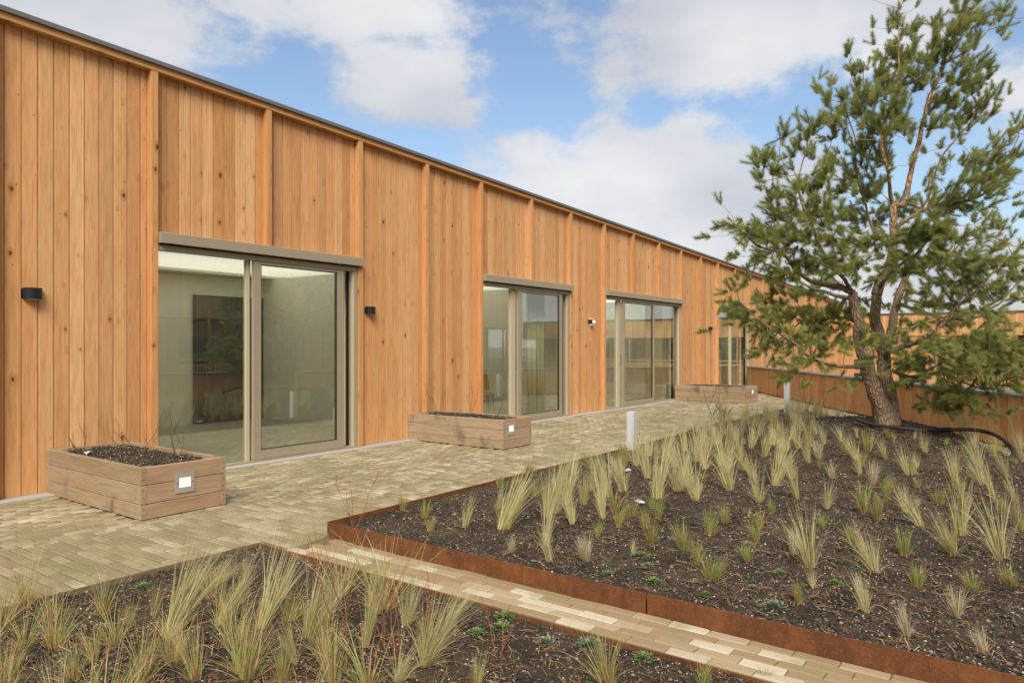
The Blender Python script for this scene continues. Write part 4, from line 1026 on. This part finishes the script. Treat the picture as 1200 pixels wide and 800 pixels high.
for i in range(34):                                  # the swathe towards the rear bollard
    for _ in range(50):
        x = rr_.uniform(10.0, 14.9); y = rr_.uniform(2.7, 4.0)
        if y > ypar(x)+1.5 and not (x > 12.6 and y > 3.1) and all((x-q[2])**2+(y-q[3])**2 > .12 for q in placed): break
    put('F', x, y, rr_.uniform(.24,.36), rr_.choice((0,0,-1)), True)
for i in range(16):                                  # grasses along the rear edge and out of the picture on the right
    x = rr_.uniform(6.4, 10.2); y = ypar(x)+1.25+rr_.uniform(0, .5)
    put('F', x, y, rr_.uniform(.24,.36), -1, True)
for x, y, s in ((4.14,2.03,.1),(3.95,1.88,.08),(3.72,1.74,.08),(3.69,2.01,.08),(4.11,1.65,.05),(3.86,1.55,.06),(3.7,1.43,.05),(4.3,1.21,.08),(4.28,.9,.07),(4.13,1.03,.04)): put('C', x, y, s*1.1, 0, True)
for x, y, s in ((3.69,1.07,.11),(3.93,1.25,.06),(4.42,.08,.09),(4.75,1.55,.08)): put('L', x, y, s*1.1, 0, True)
for x, y, s in ((3.0,2.25,.11),(2.87,2.17,.09),(2.97,1.44,.11),(2.11,4.25,.1),(2.77,2.24,.08)): put('C', x, y, s*1.1, 0, False)
for x, y, s in ((2.87,1.9,.11),(2.96,1.71,.11)): put('L', x, y, s*1.15, 0, False)
def label_plants():
    for kind in DESC:
        for main in (True, False):
            L = LAND_MAIN if main else LAND_FRONT; buckets = {}
            for o, k, x, y, mn in placed:
                if k == kind and mn == main:
                    i = min(range(len(L)), key=lambda j: (L[j][0][0]-x)**2+(L[j][0][1]-y)**2)
                    buckets.setdefault(i, []).append(((L[i][0][0]-x)**2+(L[i][0][1]-y)**2, o))
            for i, lst in buckets.items():
                lst.sort(key=lambda q: q[0])
                for r, (_, o) in enumerate(lst):
                    d = DESC[kind][0]
                    if len(lst) == 1: s_ = d+' '+L[i][1].replace('to the', 'beside the', 1)
                    else: s_ = d+', '+ORD[min(r, 38)]+' '+L[i][1]
                    if kind in 'CL' and not main: s_ = s_.replace('small ', 'small low ')
                    tag(o, s_, 'plant' if kind in 'CL' else 'tufted plant', DESC[kind][1])
label_plants()
scatter_litter(15000, [(q[2], q[3]) for q in placed if q[1] != 'C'])
for (x, y, h, n_, sd_, sp, ln, lab) in ((2.10,2.46,.66,3,31,.10,(0,0),'tallest red-brown leafless stems rising from the front bed'),
                                (2.42,2.22,.46,3,32,.3,(.12,-.12),'orange-red leafless stems fanning out right of the tallest ones'),
                                (2.28,2.30,.42,3,33,.35,(-.1,.1),'low reddish stems among the feather grass of the front bed'),
                                (2.62,2.0,.34,3,34,.3,(.1,0),'short rust-coloured stems at the right of the front bed grasses')):
    bare_shrub(x, y, -.05, h, n_, sd_, lab, 'shrub', 'redstem', .0030, None, sp, ln)
bare_shrub(8.0, 3.1, .08, .50, 1, 41, 'single dark upright dead stalk among the feather grass', 'plant', 'stalk', .006, None, .03)
bare_shrub(10.3, 3.7, .12, .72, 3, 42, 'tall dark forked dead stalks before the terrace in the feather grass', 'plant', 'stalk', .006, None, .35, (-.25,.2))
bare_shrub(9.4, 2.3, .25, .55, 4, 43, 'thin leafless brown shrub left of the pine trunk', 'shrub', 'twig', .003, None, .5)
bare_shrub(11.8, 2.9, .1, .7, 4, 44, 'thin leafless shrub standing between pine and rear bollard', 'shrub', 'twig', .003, None, .5)
bare_shrub(3.55, 4.03, .08, .42, 4, 45, 'thin reddish leafless stems at the left corner of the raised bed', 'shrub', 'redstem', .0024, None, .3)
# black pipe lying round the trunk and looping over the edge
pts = [(9.83,1.82,.47),(9.60,1.62,.445),(9.50,1.38,.435),(9.50,1.12,.425),(9.62,.90,.425),(9.66,.72,.44),(9.62,.56,.45),(9.52,.40,.43),(9.36,.27,.37),(9.18,.20,.29),(9.02,.22,.23),(8.92,.28,.20)]
def smooth_path(P, k=6):
    P = [Vector(p) for p in P]; out = []
    for i in range(len(P)-1):
        a, b_, c, d = P[max(i-1,0)], P[i], P[i+1], P[min(i+2,len(P)-1)]
        for j in range(k):
            t = j/k; out.append(.5*((2*b_)+(c-a)*t+(2*a-5*b_+4*c-d)*t*t+(3*b_-a-3*c+d)*t**3))
    return out+[P[-1]]
q = MB(); q.tube(smooth_path(pts), .022, 8)
pp = thing('irrigation_pipe', 'black-brown pipe curling from the pine trunk over the soil mound', 'pipe', (9.6, .9, .42))
q.build('pipe', M['pipe'], pp, smooth=True)
q = MB(); q.tube([(9.60,.93,.425),(9.655,.80,.433)], .031, 10); q.build('coupling', M['black'], pp)
q = MB(); q.tube(smooth_path([(9.64,.82,.43),(9.52,.74,.39),(9.38,.70,.34),(9.22,.66,.28)]), .007, 5); q.build('cable', M['black'], pp)
LIMBS="0.17 0.07 0,0,-0.03 -0.1,-0.03,0.24 -0.21,-0.08,0.45 -0.32,-0.12,0.74 -0.39,-0.12,1.03 -0.42,-0.12,1.35 -0.47,-0.12,1.64|0.14 0.08 0.07,0.05,-0.03 0.07,0.08,0.28 0.04,0.1,0.55 0.01,0.1,0.85 -0.05,0.1,1.09 -0.1,0.1,1.3 -0.09,0.1,1.62|0.09 0.06 -0.09,0.1,1.62 -0.02,0.1,1.81 0.06,0.1,1.91 0.14,0.1,2.16 0.16,0.1,2.51 0.14,0.1,2.75|0.085 0.05 0.01,0.1,0.85 0.2,0.3,1.2 0.34,0.45,1.54 0.49,0.5,1.82 0.58,0.5,2.16|0.058 0.012 0.14,0.1,2.75 0.26,0.1,2.77 0.34,0.1,3.08 0.42,0.1,3.48 0.5,0.1,3.82 0.63,0.1,4.17 0.77,0.1,4.53 0.93,0.1,4.94 1.06,0.1,5.26|0.02 0.006 0.77,0.1,4.53 0.95,0,4.62 1.2,0,4.85 1.4,0,5.09|0.035 0.007 0.14,0.1,2.75 -0.05,-0.1,3.08 -0.18,-0.2,3.42 -0.03,-0.1,3.86 0.13,0,4.27 0.18,0.05,4.71 0.19,0.05,5.21|0.03 0.008 0.14,0.1,2.16 0.06,0.5,2.58 -0.03,0.6,3.02 -0.1,0.6,3.41 -0.14,0.6,3.87 -0.25,0.6,4.21|0.03 0.008 0.29,0.1,2.8 0.81,0.6,2.85 1.18,0.8,3.58 1.5,0.9,3.9 1.7,0.9,4.19|0.055 0.01 -0.47,-0.12,1.64 -0.72,-0.3,1.68 -1.06,-0.5,1.71 -1.36,-0.7,1.79 -1.64,-0.9,2.01 -1.97,-1.1,2.07 -2.19,-1.2,2.2|0.045 0.01 -0.45,-0.12,1.56 -0.48,0.1,1.59 -0.57,0.4,1.68 -0.68,0.8,1.79 -0.91,1.1,2.02 -1.24,1.2,2.24|0.035 0.008 -0.47,-0.12,1.64 -0.81,-0.5,1.78 -1.11,-0.8,1.99 -1.33,-0.9,2.34 -1.43,-0.9,2.63 -1.43,-0.8,2.86 -1.31,-0.8,3.2|0.035 0.008 -0.36,-0.12,0.72 -0.72,-0.3,0.74 -1,-0.5,0.78 -1.21,-0.6,0.85 -1.37,-0.7,0.95 -1.63,-0.8,1.11 -1.87,-0.8,1.27 -2.08,-0.8,1.46|0.03 0.008 -0.41,-0.12,1.26 -0.49,0.2,1.34 -0.61,0.5,1.32 -0.79,0.8,1.29 -0.99,1,1.04|0.05 0.01 0.02,0.1,0.85 0,-0.1,0.92 0.08,-0.2,0.96 0.11,-0.4,0.99 0.18,-0.5,1.08 0.27,-0.6,1.18 0.41,-0.7,1.39 0.51,-0.8,1.54 0.62,-0.9,1.68 0.79,-0.9,1.84 0.89,-1,1.97|0.03 0.008 0.14,-0.4,1 0.19,-0.5,0.92 0.21,-0.8,0.84 0.25,-1,0.79 0.33,-1.2,0.84 0.5,-1.3,0.93 0.68,-1.3,0.98|0.035 0.008 0.05,0.1,0.71 0.18,-0.1,0.62 0.27,-0.3,0.63 0.37,-0.5,0.66 0.43,-0.7,0.62 0.53,-0.9,0.53 0.65,-1,0.51|0.04 0.01 0.34,0.45,1.54 0.82,0.8,1.48 1.35,1.1,1.37 1.9,1.3,1.38 2.39,1.5,1.59 2.63,1.6,1.77 2.9,1.7,1.99|0.035 0.008 -0.05,0.1,1.7 -0.11,-0.3,1.87 -0.01,-0.5,2.01 0.01,-0.7,2.08 0.11,-0.8,2.24 0.2,-0.9,2.34|0.04 0.008 0.15,0.1,2.43 0.43,0.2,2.64 0.59,0.1,2.72 0.74,0,2.7 0.96,-0.1,2.77 1.14,-0.2,2.89 1.33,-0.2,3.21 1.5,-0.2,3.52|0.03 0.008 0.15,0.1,2.11 0.71,0.5,2.02 1.21,0.8,2.17 1.59,1,2.4 2.01,1.1,2.53 2.34,1.1,2.35"
CLUMPS="0.21 0.09 5.23 0.07 0.08|0.23 0.24 5.06 0.08 0.11|0.4 0.26 4.99 0.08 0.15|0.2 0.28 4.75 0.13 0.17|0.32 0.2 4.62 0.14 0.19|0.12 0.24 4.39 0.19 0.23|-0.53 -0.11 4.57 0.04 0.11|-0.16 0.56 4.62 0.07 0.13|0.06 0.94 4.53 0.08 0.11|-0.52 0.76 4.47 0.07 0.15|-0.27 0.93 4.55 0.06 0.11|-0.6 0.32 4.09 0.11 0.11|-0.29 0.59 4.26 0.08 0.11|-0.41 -0.28 4.28 0.05 0.10|-0.22 -0.06 4.07 0.13 0.16|0.72 0.16 5.01 0.06 0.13|0.39 -0.32 4.61 0.08 0.15|0.72 -0.07 4.76 0.08 0.17|0.69 0 4.56 0.13 0.11|0.76 0.39 4.56 0.07 0.13|1.15 0.26 5.18 0.10 0.16|1.03 -0.05 5.19 0.05 0.06|1.07 0.23 4.95 0.08 0.08|1.13 -0.22 4.89 0.11 0.06|1.43 0.04 5.11 0.06 0.05|0.89 -0.13 4.58 0.10 0.07|0.89 -0.42 4.29 0.13 0.07|1.56 0.42 4.5 0.11 0.06|0.83 -0.15 4.24 0.19 0.14|1.47 0.64 4.43 0.17 0.11|1.67 1.33 4.48 0.21 0.13|1.97 1.14 4.41 0.15 0.10|1.81 0.71 4.36 0.04 0.11|1.81 1.08 4.2 0.19 0.11|1.96 0.93 4.18 0.08 0.07|0.76 0.21 4.05 0.17 0.13|0.49 -0.07 3.66 0.13 0.13|1.58 1.17 4.14 0.19 0.10|1.49 -0.11 3.57 0.11 0.06|1.71 0.04 3.7 0.05 0.06|1.37 -0.01 3.3 0.17 0.08|1.34 -0.31 3.27 0.11 0.05|0.95 -0.32 3.16 0.19 0.12|0.84 -0.34 2.92 0.23 0.14|1.04 -0.43 2.99 0.17 0.10|0.88 -0.44 2.76 0.19 0.08|0.78 -0.11 2.73 0.19 0.10|0.71 0.04 2.71 0.17 0.08|0.9 -0.58 2.59 0.11 0.05|0.27 0.1 4.2 0.17 0.19|-0.09 -0.17 3.89 0.21 0.19|0.18 -0.05 3.67 0.15 0.15|-0.1 0.02 3.67 0.21 0.17|-0.12 0.59 4.07 0.17 0.14|-0.4 0.47 3.92 0.14 0.13|-1.29 -0.81 3.42 0.10 0.11|-1.29 -0.69 3.33 0.07 0.06|-1.76 -1.23 3.17 0.05 0.05|-1.38 -0.43 3.29 0.08 0.08|-2.02 -1.37 2.84 0.08 0.14|-1.77 -0.45 3.19 0.04 0.07|-1.7 -0.38 2.94 0.08 0.10|-1.89 -1.26 2.8 0.08 0.08|-1.39 -0.61 3.18 0.07 0.08|-1.31 -0.86 3.12 0.08 0.08|-0.39 0.67 3.75 0.10 0.08|-0.2 0.25 3.52 0.19 0.13|-0.53 0.24 3.3 0.13 0.10|-0.22 0.42 3.24 0.17 0.13|0 0.21 3.31 0.17 0.17|0.01 0.44 3.02 0.21 0.15|-1.04 -0.56 2.9 0.14 0.10|-0.14 0.96 3.08 0.17 0.12|-1.23 -0.66 2.74 0.13 0.10|-1.55 -0.99 2.67 0.11 0.10|-1.81 -1.05 2.6 0.11 0.11|-1.66 -0.88 2.46 0.15 0.12|-1.36 -0.75 2.43 0.21 0.14|-1.27 -1.2 2.38 0.21 0.14|-0.07 0.69 2.73 0.23 0.14|0.31 0.69 2.73 0.21 0.15|0.47 0.37 2.75 0.15 0.13|-0.16 -1.1 2.31 0.19 0.10|-2.15 -1.02 2.27 0.04 0.10|-2.18 -1.39 2.15 0.08 0.10|-1.95 -1.17 2.11 0.15 0.11|-1.91 -1.01 2.31 0.08 0.07|-1.55 -0.59 2.26 0.19 0.12|-1.46 -1.02 2.14 0.23 0.13|-0.95 -0.51 2.21 0.23 0.13|-0.11 0.54 2.36 0.23 0.13|-0.01 -0.02 2.28 0.23 0.13|-0.14 -0.83 2.22 0.21 0.12|0.06 -0.97 2.29 0.17 0.08|0.09 -1.07 2.13 0.16 0.12|1.58 0.78 2.48 0.11 0.04|2.02 1.2 2.65 0.06 0.04|2.24 1.42 2.38 0.11 0.06|2.03 0.89 2.38 0.07 0.05|2.29 0.88 2.34 0.05 0.07|0.99 -0.8 2.02 0.08 0.06|-1.17 1.21 2.22 0.15 0.10|-1.04 1.05 2.07 0.19 0.12|-1.49 -0.83 1.82 0.23 0.13|-0.63 0.84 1.76 0.17 0.10|-1.09 -0.61 1.9 0.17 0.10|-0.8 -0.53 1.91 0.18 0.10|-0.6 -0.57 1.95 0.17 0.11|-0.17 -0.73 1.89 0.21 0.12|0.97 0.75 2.16 0.21 0.12|1.15 0.57 2.09 0.19 0.13|0.48 -0.91 1.87 0.21 0.12|0.8 -0.71 1.89 0.17 0.10|0.74 -1.11 1.75 0.11 0.08|0.54 -0.65 1.7 0.21 0.10|1.18 0.9 1.83 0.21 0.10|0.66 0.58 1.75 0.19 0.10|0.76 -0.77 1.64 0.13 0.07|2.31 1.3 1.68 0.10 0.06|-1.5 1.15 2.24 0.05 0.05|-2.09 -1.1 1.68 0.07 0.03|-2.16 -0.58 1.55 0.07 0.07|-2.13 -0.89 1.39 0.10 0.11|-1.97 -0.82 1.26 0.12 0.10|-1.77 -0.51 1.15 0.13 0.08|-1.04 1.18 1.02 0.13 0.11|-1.57 -0.38 1.52 0.15 0.10|-0.93 0.76 1.59 0.14 0.08|-0.85 0.79 1.38 0.19 0.10|-1.67 -0.66 1.26 0.10 0.08|-0.75 0.49 1.41 0.15 0.11|-0.65 0.41 1.24 0.19 0.13|-0.6 0.15 1.44 0.13 0.10|-0.5 0.06 1.33 0.15 0.10|-0.54 0.1 1.08 0.14 0.06|-1.12 -0.41 1.01 0.13 0.07|-0.73 1.27 1.02 0.15 0.08|-1.25 1.12 0.9 0.08 0.06|-1.01 1 0.78 0.10 0.07|-1.43 -0.8 0.8 0.07 0.05|-1.22 -0.79 0.82 0.07 0.05|-0.62 -0.27 0.98 0.05 0.05|-0.39 -0.55 1.07 0.17 0.13|-0.4 0.05 1.57 0.08 0.07|0.32 0.4 1.57 0.13 0.08|1.1 0.98 1.55 0.21 0.10|0.51 -0.55 1.51 0.15 0.08|0.95 0.92 1.32 0.14 0.07|1.46 1.17 1.32 0.23 0.10|1.97 1.41 1.45 0.23 0.11|2.27 1.4 1.32 0.19 0.10|2.12 1.45 1.17 0.15 0.07|0.03 -0.34 0.81 0.17 0.08|0.2 -0.31 0.7 0.13 0.07|0.37 -0.36 0.96 0.19 0.10|0.31 -0.87 0.96 0.23 0.10|0.27 -1.3 0.92 0.23 0.11|0.72 -1.03 1.05 0.21 0.11|0.74 -1.23 0.92 0.15 0.13|0.48 -1.25 0.83 0.19 0.10|0.08 -1.49 0.74 0.15 0.08|0.84 -0.96 0.68 0.19 0.11|0.59 -1.48 0.8 0.08 0.10|0.26 -0.02 0.54 0.11 0.04|0.32 -0.53 0.47 0.19 0.10|0.5 -0.42 0.35 0.21 0.11|0.36 -0.15 0.26 0.10 0.05|0.51 -0.57 0.22 0.11 0.06|0.19 -0.88 0.26 0.08 0.06|0.59 -0.77 0.24 0.07 0.06|0.63 -0.74 0.35 0.12 0.08|0.69 -0.82 0.42 0.08 0.06|0.32 -1 0.46 0.19 0.10|0.71 -0.85 0.55 0.15 0.07|0.98 -0.75 0.52 0.11 0.07|-1.48 -0.49 0.61 0.05 0.04|1.27 -0.8 1.22 0.19 0.17|1.27 -0.87 0.93 0.19 0.17|3.11 1.71 1.8 0.13 0.13"
# ------------------------------------------------------------------ the pine
def build_pine():
    rs = np.random.RandomState(77)
    base = np.array([9.93, 1.50, .42]); TX = np.array([VR[0], VR[1], 0]); TY = np.array([VF[0], VF[1], 0]); TZ = np.array([0,0,1.0])
    def wl(p): p = np.asarray(p); return base+p[..., :1]*TX+p[..., 1:2]*TY+p[..., 2:3]*TZ
    root = thing('pine_tree', 'multi-stemmed pine with twisted trunk and blue-green needles on the soil mound', 'tree', tuple(base))
    nodes = []; par = []; order = []
    limbs = []
    for ln in LIMBS.split('|'):
        w = ln.split(); r0, r1 = float(w[0])*.72, float(w[1])*.72; P = [Vector(tuple(map(float, q.split(',')))) for q in w[2:]]
        sm = smooth_path(P, 5); k = len(sm)
        sm = [p+Vector((noise.noise(p*3.1), noise.noise(p*3.1+Vector((9,0,0))), noise.noise(p*3.1+Vector((0,9,0)))))*.035*min(1, p.z/1.0 if p.z > 0 else 0) for p in sm]
        limbs.append((sm, [r0+(r1-r0)*(i/(k-1))**.85 for i in range(k)]))
    NT_ = 2                                          # the first two stems are the trunk
    def limb_mesh(q, sm, rad, n_=12):
        vs = []; fs = []; W_ = [Vector(wl(np.array(p))) for p in sm]; up = Vector((.2,.9,.1))
        for i, p in enumerate(W_):
            d = (W_[min(i+1,len(W_)-1)]-W_[max(i-1,0)]).normalized(); a = d.cross(up).normalized(); b_ = d.cross(a)
            for k in range(n_):
                t = 2*math.pi*k/n_; r = rad[i]*(1+.16*noise.noise(Vector((math.cos(t)*1.3, math.sin(t)*1.3, i*.35+rad[0]*70)))+.07*math.sin(t*3+i*.2))
                if rad[0] > .09 and sm[i].z < .3: r *= 1+.35*(1-max(sm[i].z,0)/.3)**2
                vs.append(p+(a*math.cos(t)+b_*math.sin(t))*r)
        for i in range(len(W_)-1):
            for k in range(n_): fs.append((i*n_+k, i*n_+(k+1)%n_, (i+1)*n_+(k+1)%n_, (i+1)*n_+k))
        fs.append(tuple(range((len(W_)-1)*n_, len(W_)*n_))); fs.append(tuple(range(n_-1,-1,-1)))
        q.add(vs, fs)
    q = MB(); limb_mesh(q, *limbs[0], 18); limb_mesh(q, *limbs[1], 18); q.build('trunk', M['bark'], root, smooth=True)
    for sm, rad in limbs[NT_:]:
        q = MB(); limb_mesh(q, sm, rad, 10); q.build('branch', M['bark'], root, smooth=True)
    # skeleton nodes that twigs may grow from
    SP = []; SL = []
    for li, (sm, rad) in enumerate(limbs):
        for i, p in enumerate(sm):
            if rad[i] < .05 or li > 1: SP.append(tuple(p)); SL.append(.35*(1-i/len(sm)))
    SP = list(SP); SL = list(SL); parent = [-1]*len(SP)
    # shoot positions inside the clumps
    A = []
    for c in CLUMPS.split('|'):
        u, w, v, ru, rv = map(float, c.split()); rw = min(max(.5*(ru+rv)*1.6, .14), .45)
        n_ = max(3, int(ru*rv*math.pi*180))
        for _ in range(n_):
            d = rs.normal(size=3); d /= np.linalg.norm(d); d *= rs.uniform()**.5
            A.append((u+d[0]*ru, w+d[1]*rw, v+d[2]*rv))
    for sm, r_ in limbs[NT_:]:                        # short side shoots all along the thin limbs
        for i, p in enumerate(sm):
            if r_[i] < .022:
                for _ in range(2):
                    d = rs.normal(size=3)*np.array([.2,.22,.16]); A.append((p.x+d[0], p.y+d[1], p.z+d[2]+.05))
    A = np.array(A); K = len(A)
    # greedy growth: connect the closest unattached point, preferring short total length
    best = np.full(K, 1e9); bi = np.zeros(K, dtype=int)
    SPa = np.array(SP); SLa = np.array(SL)
    for i in range(len(SPa)):
        d = np.linalg.norm(A-SPa[i], axis=1); c = d+.25*SLa[i]; mk = c < best; best[mk] = c[mk]; bi[mk] = i
    done = np.zeros(K, dtype=bool); pos = [np.array(p) for p in SP]; ln = list(SL); mid = []
    edges = []; kids = [0]*len(pos)
    for _ in range(K):
        i = int(np.argmin(np.where(done, 1e9, best))); done[i] = True; p0 = bi[i]; a = A[i]
        prev = p0; D = np.linalg.norm(a-pos[p0]); ns = max(1, int(D/.11))
        side = rs.normal(size=3)*.10*D; side[2] -= .10*D
        new = []
        for s in range(1, ns+1):
            t = s/ns; pt = pos[p0]*(1-t)+a*t+side*math.sin(math.pi*t)*.8
            pos.append(pt); ln.append(ln[prev]+D/ns); kids.append(0); kids[prev] += 1; edges.append((prev, len(pos)-1)); prev = len(pos)-1; new.append(prev)
        for j in new:
            d = np.linalg.norm(A-pos[j], axis=1); c = d+.25*ln[j]; mk = (c < best) & ~done; best[mk] = c[mk]; bi[mk] = j
        mid.append((prev, p0))
    N = len(pos); area = np.zeros(N); pr = np.full(N, -1)
    for a_, b_ in edges: pr[b_] = a_
    for i in range(N-1, len(SP)-1, -1):
        area[i] += 1.0
        if pr[i] >= 0: area[pr[i]] += area[i]
    rad = np.clip(.0019*np.sqrt(np.maximum(area, 1))**.95, .0022, .03)
    P = wl(np.array(pos)); V = []; F = []
    ang = np.array([0, 2.094, 4.189])
    for a_, b_ in edges:
        p, q_ = P[a_], P[b_]; d = q_-p; L = np.linalg.norm(d)
        if L < 1e-5: continue
        d /= L; s = np.cross(d, [.3,.5,.8]); s /= np.linalg.norm(s); t = np.cross(d, s)
        ra = min(rad[a_], rad[b_]*1.5) if a_ >= len(SP) else rad[b_]*1.15
        o_ = len(V)
        for (c, r) in ((p-d*.002, ra), (q_, rad[b_])):
            for g in ang: V.append(c+(s*math.cos(g)+t*math.sin(g))*r)
        for k in range(3): F.append((o_+k, o_+(k+1)%3, o_+3+(k+1)%3, o_+3+k))
    o = link('twigs', fast_mesh('twigs', np.array(V), F, M['twigbark']), root); o.location = -Vector(base); tag(o, kind='stuff')
    # needles: bottle-brush shoots at the tips and a few on the twig before them
    NV = []; NF = []; NTi = []; cnt = 0
    crown_c = np.array([.25, 0, 2.9])
    for (tip, p0) in mid:
        a = np.array(pos[tip]); pp_ = pr[tip]
        d = a-np.array(pos[pp_]) if pp_ >= 0 else np.array([0,0,1.0])
        d = d/(np.linalg.norm(d)+1e-6); outw = a-crown_c; outw /= np.linalg.norm(outw)+1e-6
        up = .95 if a[2] > 2.4 else .45
        d = d*.45+np.array([0,0,1.0])*up*rs.uniform(.5,1.2)+outw*.55+np.array([.22,0,0])*(a[2] > 2.6)+rs.normal(size=3)*.22; d /= np.linalg.norm(d)
        for rep in range(rs.choice([2, 3, 3])):
            dd = d if rep == 0 else d+rs.normal(size=3)*.55
            dd = dd/np.linalg.norm(dd)
            L = rs.uniform(.06, .17); nn = int(170*L/.15)+16; nl = rs.uniform(.050, .078); tone = np.clip(rs.normal(.45,.2), 0, .93)
            s = np.cross(dd, [.31,.52,.79]); s /= np.linalg.norm(s); t = np.cross(dd, s)
            f = rs.uniform(-.15, 1.0, nn); g = rs.uniform(0, 6.283, nn); w_ = .0017
            rdir = (np.cos(g)[:,None]*s+np.sin(g)[:,None]*t)
            nd = rdir*.75+dd*(.55+.5*np.clip(f,0,1))[:,None]; nd /= np.linalg.norm(nd, axis=1)[:,None]
            b0 = a+dd*(f*L)[:,None]; tip_ = b0+nd*(nl*rs.uniform(.75,1.1,nn))[:,None]
            sd_ = np.cross(nd, rdir+rs.normal(size=(nn,3))*.5); sd_ /= np.linalg.norm(sd_, axis=1)[:,None]+1e-6
            tri = np.stack([b0-sd_*w_, b0+sd_*w_, tip_], axis=1).reshape(-1, 3)
            NV.append(tri); NTi.append(np.clip(tone+rs.normal(size=nn)*.06, 0, 1)); cnt += nn
    NV = wl(np.concatenate(NV)); NF = np.arange(cnt*3).reshape(-1, 3); NTi = np.concatenate(NTi)
    o = link('crown', fast_mesh('crown', NV, NF, M['needle'], [('tint','FACE',NTi)]), root); o.location = -Vector(base); tag(o, kind='stuff')
    print('pine shoots', K, 'needles', cnt, 'twig nodes', N)
build_pine()
